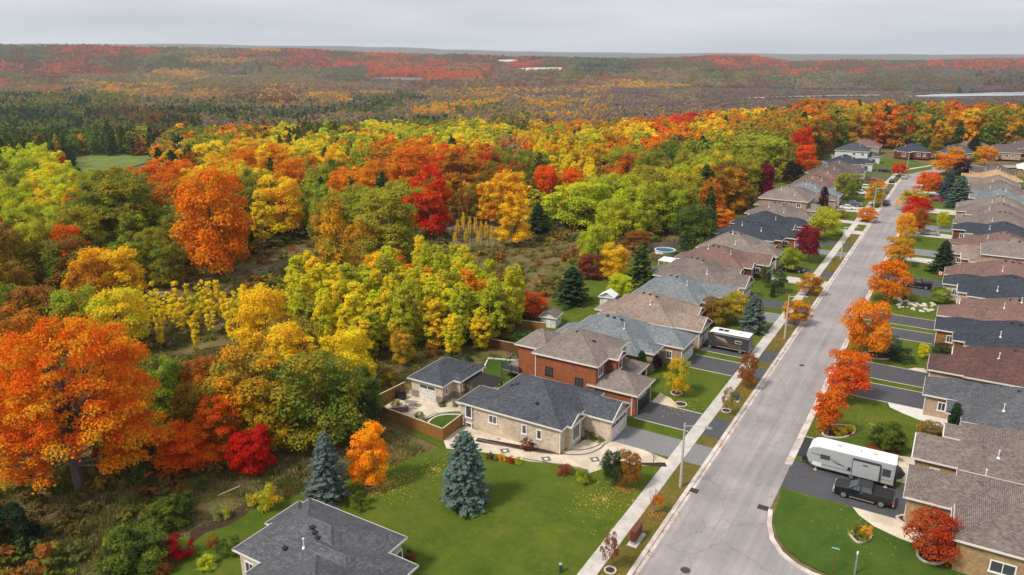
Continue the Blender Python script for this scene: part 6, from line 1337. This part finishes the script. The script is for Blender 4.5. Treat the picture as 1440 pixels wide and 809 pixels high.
def pickup(label, x, y, rz, paint, z=.12):
    t = thing('pickup_truck', label, 'pickup truck', (x, y, z), rz, 'parked pickup trucks'); P = PC[paint]; w = 2.0
    prof_body([(-2.9, .5), (2.8, .45), (2.92, .75), (2.88, 1.1), (2.6, 1.2), (1.35, 1.28), (1.3, 1.3), (-.95, 1.3), (-.95, 1.02), (-2.88, 1.02), (-2.95, .8)], w, .1).build('body', P, t)
    cabin(t, -.95, -.75, .55, 1.45, 1.28, 1.86, w, P, (.28,))
    for s_ in (-1, 1): MB().box(-2.92, s_*(w/2)-.0 if s_ < 0 else w/2-.09, 1.0, -.95, (-w/2+.09) if s_ < 0 else w/2, 1.36).build('bed_side', P, t)
    MB().box(-2.95, -w/2+.09, .95, -2.85, w/2-.09, 1.34).build('tailgate', P, t); q = MB()
    for k in range(9): q.box(-2.84, -.88+k*.2, 1.3, -.97, -.88+k*.2+.17, 1.35)
    q.build('bed_cover', M['blackplastic'], t); MB().box(2.82, -.95, .42, 3.02, .95, .66).build('front_bumper', M['steel'], t); MB().box(-3.08, -.95, .45, -2.93, .95, .65).build('rear_bumper', M['steel'], t); MB().box(2.9, -.55, .74, 2.945, .55, 1.05).build('grille', M['rim'], t)
    for s_ in (-1, 1):
        MB().box(-1.2, s_*1.0-.06, .36, 1.25, s_*1.0+.06, .42).build('running_board', M['steel'], t); MB().box(1.0, s_*1.0, 1.28, 1.2, s_*1.24, 1.5).build('mirror', P, t)
        for xx in (-1.85, 1.85): wheel(t, xx, s_*(w/2+.015), .42, .28)
        MB().box(2.72, s_*.78-.2, .8, 2.93, s_*.78+.2, 1.08).build('headlight', M['lampclear'], t); MB().box(-2.98, s_*.92-.1, .85, -2.83, s_*.92+.1, 1.2).build('taillight', M['lampred'], t); MB().box(.05, s_*1.005-.01, 1.12, .25, s_*1.005+.01, 1.16).build('door_handle', M['rim'], t)
    return t
pickup('black crew cab pickup truck parked beside the white travel trailer', -3.9, 80.6, math.pi, 'black')
pickup('black pickup truck in a right driveway beside the orange verge maple', -4.6, 171.8, math.pi, 'black'); pickup('dark grey pickup truck in a left driveway by the white cars', -29, 262, 0, 'grey'); pickup('dark red pickup truck in a far left driveway', -28.5, 318, 0, 'red')
car('dark navy car in the left driveway under the green tree', -29.2, 171.2, 0, 'navy', 'sedan'); car('grey car parked on the left side of the road', -19.7, 271, math.pi/2, 'grey', 'suv', .0); car('dark silver car parked far up the road near the bend', -19.4, 336, math.pi/2, 'silver', 'suv', .0)
car('red car in a right driveway by the blue spruces', -6.2, 287, math.pi, 'red', 'sedan'); car('silver grey car in the right driveway by the dark red brick house', -5, 228.6, math.pi, 'silver', 'sedan'); car('white car in a left driveway beside the dark grey pickup', -29.4, 255.6, 0, 'white', 'sedan')
car('first white car before the round green tree', -29.5, 287, 0, 'white', 'suv'); car('second white car just beyond the first', -28.4, 300, 0, 'white', 'suv'); car('black car before the brown roofed house at the far left', -28, 351, 0, 'black', 'suv'); car('dark car at the kerb of the far left pavement', -22.6, 322, 1.57, 'black', 'sedan'); car('silver car beyond the bend at the right edge', 24, 396, .3, 'silver', 'sedan', .02)
def rounded_side(pr, w, n='body'): return prof_body(pr, w, .12)
def travel_trailer():
    t = thing('travel_trailer', 'long white and grey travel trailer parked on the black driveway, nose to the road', 'travel trailer', (-5.9, 85.2, .12), math.pi)
    gy = mat('trailer_side', (.36, .37, .38), .35); pr = [(-4.6, .55), (3.6, .55), (4.3, .95), (4.62, 1.7), (4.5, 2.5), (3.9, 3.02), (3.4, 3.14), (-4.6, 3.14)]
    prof_body(pr, 2.5, .06).build('body', gy, t); rf = MB(); rf.loft([[(-4.62, yy*1.0, 3.13), (3.45, yy, 3.13), (3.95, yy, 3.0), (4.4, yy, 2.62), (4.42, yy*.98, 2.66), (3.97, yy*.98, 3.06), (3.45, yy*.98, 3.2), (-4.62, yy*.98, 3.2)] for yy in (-1.26, 1.26)]); rf.build('roof', M['whitepaint'], t)
    for s_ in (-1, 1):
        q = MB(); dk = .006
        q.box(-4.4, s_*1.25, 1.02, 4.15, s_*(1.25+dk), 1.09); q.loft([[(1.2, s_*1.26, 1.85), (2.6, s_*1.26, 2.15), (4.1, s_*1.26, 2.25), (4.1, s_*1.26, 2.18), (2.6, s_*1.26, 2.02), (1.2, s_*1.26, 1.80)], [(1.2, s_*1.265, 1.85), (2.6, s_*1.265, 2.15), (4.1, s_*1.265, 2.25), (4.1, s_*1.265, 2.18), (2.6, s_*1.265, 2.02), (1.2, s_*1.265, 1.80)]])
        q.loft([[(.2, s_*1.26, 1.35), (1.2, s_*1.26, 1.5), (2.0, s_*1.26, 1.8), (1.0, s_*1.26, 1.68)], [(.2, s_*1.265, 1.35), (1.2, s_*1.265, 1.5), (2.0, s_*1.265, 1.8), (1.0, s_*1.265, 1.68)]]); q.build('stripe', mat('trailer_stripe', (.10, .11, .13), .4), t)
        f = MB().box(2.1, s_*1.25, 1.75, 3.1, s_*1.28, 2.3).build('window', M['blackplastic'], t); MB().box(2.15, s_*1.28, 1.8, 3.05, s_*1.29, 2.25).build('pane', M['glass'], f)
        f = MB().box(-4.2, s_*1.25, 1.5, -3.4, s_*1.28, 2.4).build('window', M['blackplastic'], t); MB().box(-4.15, s_*1.28, 1.55, -3.45, s_*1.29, 2.35).build('pane', M['glass'], f)
        for xx in (-.35, -1.2): wheel(t, xx, s_*1.18, .36)
        MB().box(2.9, s_*1.25, .75, 3.9, s_*1.262, 1.2).build('hatch', M['white'], t); MB().box(-.2, s_*1.25, 1.1, .15, s_*1.27, 1.5).build('vent_grille', M['blackplastic'], t)
    so_ = MB().box(-3.1, 1.25, .85, -.35, 1.62, 2.75).build('slide_out', gy, t); q = MB(); q.box(-3.16, 1.25, .78, -3.1, 1.64, 2.82); q.box(-.35, 1.25, .78, -.29, 1.64, 2.82); q.box(-3.1, 1.25, 2.75, -.35, 1.64, 2.82); q.build('trim', M['blackplastic'], so_); MB().box(-1.9, 1.62, 2.3, -1.4, 1.635, 2.45).build('window', M['glass'], so_)
    MB().box(-.9, -.3, 3.2, .1, .4, 3.42).build('air_conditioner', M['whitepaint'], t); MB().box(1.2, -.25, 3.2, 1.65, .2, 3.3).build('roof_hatch', M['edge'], t); MB().box(-2.6, -.25, 3.2, -2.2, .15, 3.3).build('roof_hatch', M['edge'], t)
    q = MB(); q.tube([(4.2, -.8, .55), (5.3, 0, .5)], .06, 5); q.tube([(4.2, .8, .55), (5.3, 0, .5)], .06, 5); q.tube([(5.1, 0, .0), (5.1, 0, .9)], .05, 6); q.build('drawbar', M['blackplastic'], t); MB().tube([(4.75, 0, .55), (4.75, 0, 1.05)], .3, 10).build('gas_bottle', M['blackplastic'], t)
    for xx in (3.5, -3.9):
        for s_ in (-1, 1): q = MB(); q.tube([(xx, s_*1.0, 0), (xx, s_*1.0, .6)], .05, 5); q.tube([(xx, s_*1.0, 0), (xx, s_*1.0, .12)], .2, 8); q.build('jack', M['cap'], t)
    q = MB(); [q.tube([(-4.75, yy, .8), (-4.75, yy, 3.2)], .025, 4) for yy in (-.75, -.35)]; [q.tube([(-4.75, -.75, zz), (-4.75, -.35, zz)], .02, 4) for zz in (1, 1.4, 1.8, 2.2, 2.6, 3)]; q.build('ladder', M['steel'], t)
    q = MB(); q.tube([(-4.62, .6, 1.1), (-4.85, .6, 1.1)], .36, 12); q.build('spare_wheel', M['tyre'], t); MB().box(-4.75, -1.2, .5, -4.6, 1.2, .7).build('bumper', M['blackplastic'], t)
travel_trailer()
def motorhome():
    t = thing('motorhome', 'dark grey and brown motorhome with white roof parked in front of the tan roofed house', 'motorhome', (-28.6, 116.6, .12), math.pi); dk = mat('motorhome_side', (.055, .055, .06), .35, .2); br_ = mat('motorhome_swoosh', (.13, .085, .065), .4, .2); ta = mat('motorhome_tan', (.32, .27, .2), .4)
    prof_body([(-3.5, .5), (2.4, .5), (2.5, 1.5), (3.1, 1.9), (3.3, 2.3), (3.0, 2.85), (2.4, 3.05), (-3.5, 3.05)], 2.4, .08).build('body', dk, t); MB().loft([[(-3.52, yy, 3.04), (2.45, yy, 3.04), (2.9, yy, 2.92), (2.92, yy*.97, 2.97), (2.4, yy*.97, 3.12), (-3.5, yy*.97, 3.12)] for yy in (-1.21, 1.21)]).build('roof', M['whitepaint'], t)
    prof_body([(2.3, .45), (3.7, .45), (3.75, .8), (3.6, 1.1), (3.1, 1.2), (2.3, 1.25)], 2.0, .1).build('bonnet', dk, t); MB().loft([[(2.4, -.95, 1.2), (3.35, -.95, 1.2), (3.35, .95, 1.2), (2.4, .95, 1.2)], [(2.4, -.9, 1.9), (2.75, -.85, 1.9), (2.75, .85, 1.9), (2.4, .9, 1.9)]]).build('windscreen', M['glass'], t)
    for s_ in (-1, 1):
        for (pts, m_, n_) in (([(-2.2, .8), (0, 1.05), (1.9, 1.7), (1.7, 1.95), (-.6, 1.35), (-2.4, 1.3)], br_, 'swoosh'), ([(-.2, 1.5), (1.4, 2.0), (2.2, 2.4), (.4, 2.15)], ta, 'swoosh'), ([(-3.2, .62), (1.6, .62), (1.6, .72), (-3.2, .72)], ta, 'stripe')):
            MB().loft([[(x, s_*1.2, z) for x, z in pts], [(x, s_*1.21, z) for x, z in pts]]).build(n_, m_, t)
        f = MB().box(-2.3, s_*1.2, 1.7, -1.3, s_*1.225, 2.2).build('window', M['whitepaint'], t); MB().box(-2.25, s_*1.225, 1.75, -1.35, s_*1.23, 2.15).build('pane', M['glass'], f); MB().box(-3.5, s_*1.2, 2.75, 2.2, s_*1.28, 2.9).build('awning', M['steel'], t)
        for xx in (-2.2, 2.75): wheel(t, xx, s_*1.12, .38)
    for xx in (1.4, .5): MB().box(xx-.35, -.35, 3.12, xx+.35, .35, 3.24).build('roof_hatch', M['blackplastic'], t)
    MB().box(-1.9, -.3, 3.12, -1.5, .1, 3.2).build('roof_hatch', M['edge'], t); MB().box(-3.6, -1.1, .45, -3.48, 1.1, .75).build('bumper', M['steel'], t); MB().box(-3.53, -1.15, .8, -3.5, 1.15, 3.0).build('rear_panel', M['oldtop'], t)
motorhome()

# ------------------------------------------------------------------ ground cover: undergrowth, tall grass, fallen leaves
PAL['1'] = (.17, .145, .04); PAL['2'] = (.22, .15, .065); PAL['3'] = (.28, .17, .05); PAL['4'] = (.13, .16, .035)
ug = []; r = 48.
while r < 420:
    sp = 1.55+r*.013; a = -.76
    while a < .78:
        x, y = (r+rr.uniform(-.5, .5)*sp)*math.sin(a-YAW), (r+rr.uniform(-.5, .5)*sp)*math.cos(a-YAW); a += sp/r
        if inside(x, y, TOWN) or (-66 < x < 60 and y < 60): continue
        u, v = proj(x, y); op = any(a_ < u < b_ and c_ < v < d_ for a_, b_, c_, d_ in CLEAR)
        n = noise.noise(Vector((x/14, y/14, 5)))
        if op and rr.random() < (.12 if v > 530 else (.3 if u > 500 else .6)): continue
        if abs(min((math.hypot(x-p[0], y-p[1]) for p in tp[::3]))) < 4 and rr.random() < .9: continue
        h = rr.uniform(.5, 1.5)*(1.25 if op else 1.9); c = ('1', '2', '4', 'v', 'b', '3', 'G')[int((n*.9+.5+rr.uniform(-.3, .3))*6.99) % 7]
        ug.append((x, y, h*rr.uniform(1.3, 2.1), h, c, rr.choice(('1', '3', '4', c))))
    r += sp
def lod_u(seed):
    rg = np.random.default_rng(seed); V = leaf_cloud(rg, lobes_broad(rg, 2, 1.4, .0, 12, 'B'), 230, .26, deep=.4)/np.array([2, 2, 1.4]); ex = MB(); ex.tube([(0, 0, -.1), (0, 0, .5)], [.01, .006], 3); return card_mesh('wood_crown', V, [M['leaf'], M['bark']], ex)
print('undergrowth', len(ug)); woods('undergrowth', 'low brown and olive undergrowth and brush on the floor of the woods', 'undergrowth', ug, [lod_u(400+i) for i in range(4)])
PAL['5'] = (.38, .30, .15); PAL['6'] = (.25, .22, .07); PAL['7'] = (.16, .19, .045)
tg = []
for i in range(17000):
    if i < 12000:
        u, v = rr.uniform(-80, 640), rr.choice((rr.uniform(600, 830), rr.uniform(470, 620))); x, y = at(u, v)
    else: u, v = rr.uniform(180, 800), rr.uniform(318, 520); x, y = at(u, v)
    if inside(x, y, left_lawn) or x > -50 or (x > -64 and y > 66 and y < 88): continue
    n = noise.noise(Vector((x/6, y/6, 9))); h = rr.uniform(.35, .8)*(1+n); tg.append((x, y, rr.uniform(.7, 1.5), max(.2, h), '567'[int((n+.5+rr.uniform(-.3, .3))*2.99) % 3], rr.choice('5671')))
def lod_g(seed):
    rg = np.random.default_rng(seed); m = 70; b = rg.uniform(-.5, .5, (m, 2)); tip = b+rg.normal(size=(m, 2))*.16; hh = rg.uniform(.5, 1, m); d = rg.normal(size=(m, 2))*.035
    V = np.stack([np.c_[b-d, np.zeros(m)], np.c_[b+d, np.zeros(m)], np.c_[tip+d*.5, hh], np.c_[tip-d*.5, hh]], 1).reshape(-1, 3); return card_mesh('wood_crown', V, [M['leaf'], M['bark']])
woods('tall_grass', 'tall dry meadow grass and weeds in the clearings and behind the gardens', 'grass', tg, [lod_g(420+i) for i in range(4)])
def leaves(name, label, spots, m):
    P = []; 
    for x, y, R_, n, z in spots:
        a = RNG.uniform(0, 6.283, n); q = R_*np.abs(RNG.normal(0, .55, n)); P.append(np.stack([x+np.cos(a)*q, y+np.sin(a)*q, np.full(n, z)+RNG.uniform(.01, .04, n)], 1))
    P = np.concatenate(P); Nn = RNG.normal(size=P.shape)*.25+np.array([0, 0, 1]); V = cards(RNG, P, Nn, .10); me = card_mesh(name, V, [m]); o = bpy.data.objects.new(name, me); COL.objects.link(o); tag(o, label, 'leaves', kind='stuff')
LY = mat('leaf_yellow', (.62, .42, .08), .8); LO = mat('leaf_orange', (.45, .17, .03), .8); LB = mat('leaf_brown', (.22, .10, .04), .85)
ot = at(520, 684)
leaves('fallen_leaves', 'yellow leaves fallen on the lawn around the glowing orange tree', [(ot[0]+1.4, ot[1]+1.2, 3.4, 620, .1), (ot[0]+4, ot[1]+6.5, 3.2, 260, .1), (ot[0]+.6, ot[1]+.2, 2.2, 700, .1), (-29, 92, 4.5, 520, .1), (-28, 125, 6, 300, .1), (-28, 66, 5, 420, .1), (-3, 128, 5, 300, .1), (-5, 100, 6, 200, .1), (-3, 74, 6, 50, .12), (-8, 150, 5, 300, .1), (-27, 155, 5, 300, .1)], LY)
leaves('fallen_leaves', 'orange leaves scattered on the verges and gutters along the road', [(-22.4, 66, 3.2, 420, .11), (-27, 69, 2.6, 360, .1), (-22.2, 55.5, 2.5, 90, .11), (-22.1, 102, 3.4, 260, .11), (-22.2, 126, 4.5, 420, .11), (-22.1, 155, 4.5, 300, .11), (-9.8, 94, 3, 260, .11), (-9.3, 107, 3.2, 260, .11), (-9, 124, 4, 300, .11), (-22, 180, 6, 400, .11), (-22, 210, 9, 500, .11), (-9.5, 158, 5, 260, .11), (-22, 250, 10, 400, .11)]+[(-20.7, yy, 1.1, 50, .012) for yy in range(60, 200, 6)], LO)
leaves('fallen_leaves', 'brown leaves blown along the kerbs and beds', [(-20.55, yy, 1.0, 26, .012) for yy in range(52, 180, 4)]+[(-12.5, yy, .8, 16, .012) for yy in range(76, 180, 5)]+[(-45, 71.5, 3, 90, .14), (-22, 75, 5, 120, .11)], LB)
# ------------------------------------------------------------------ air
hz = MB().box(-11500, -3000, -60, 11500, 14500, 330); hz.v = [(x*math.cos(0)-0, y, z) for x, y, z in hz.v]
hm = bpy.data.materials.new('haze'); hm.use_nodes = True; t = hm.node_tree; t.nodes.clear(); o_ = N(t, 'ShaderNodeOutputMaterial'); pv_ = N(t, 'ShaderNodeVolumePrincipled'); pv_.inputs['Color'].default_value = (.80, .89, 1.0, 1); pv_.inputs['Density'].default_value = .00007; pv_.inputs['Anisotropy'].default_value = .1; t.links.new(pv_.outputs[0], o_.inputs['Volume'])
h_ = hz.build('haze', hm); h_['kind'] = 'stuff'; h_['label'] = 'thin bluish haze over the far valley and hills'
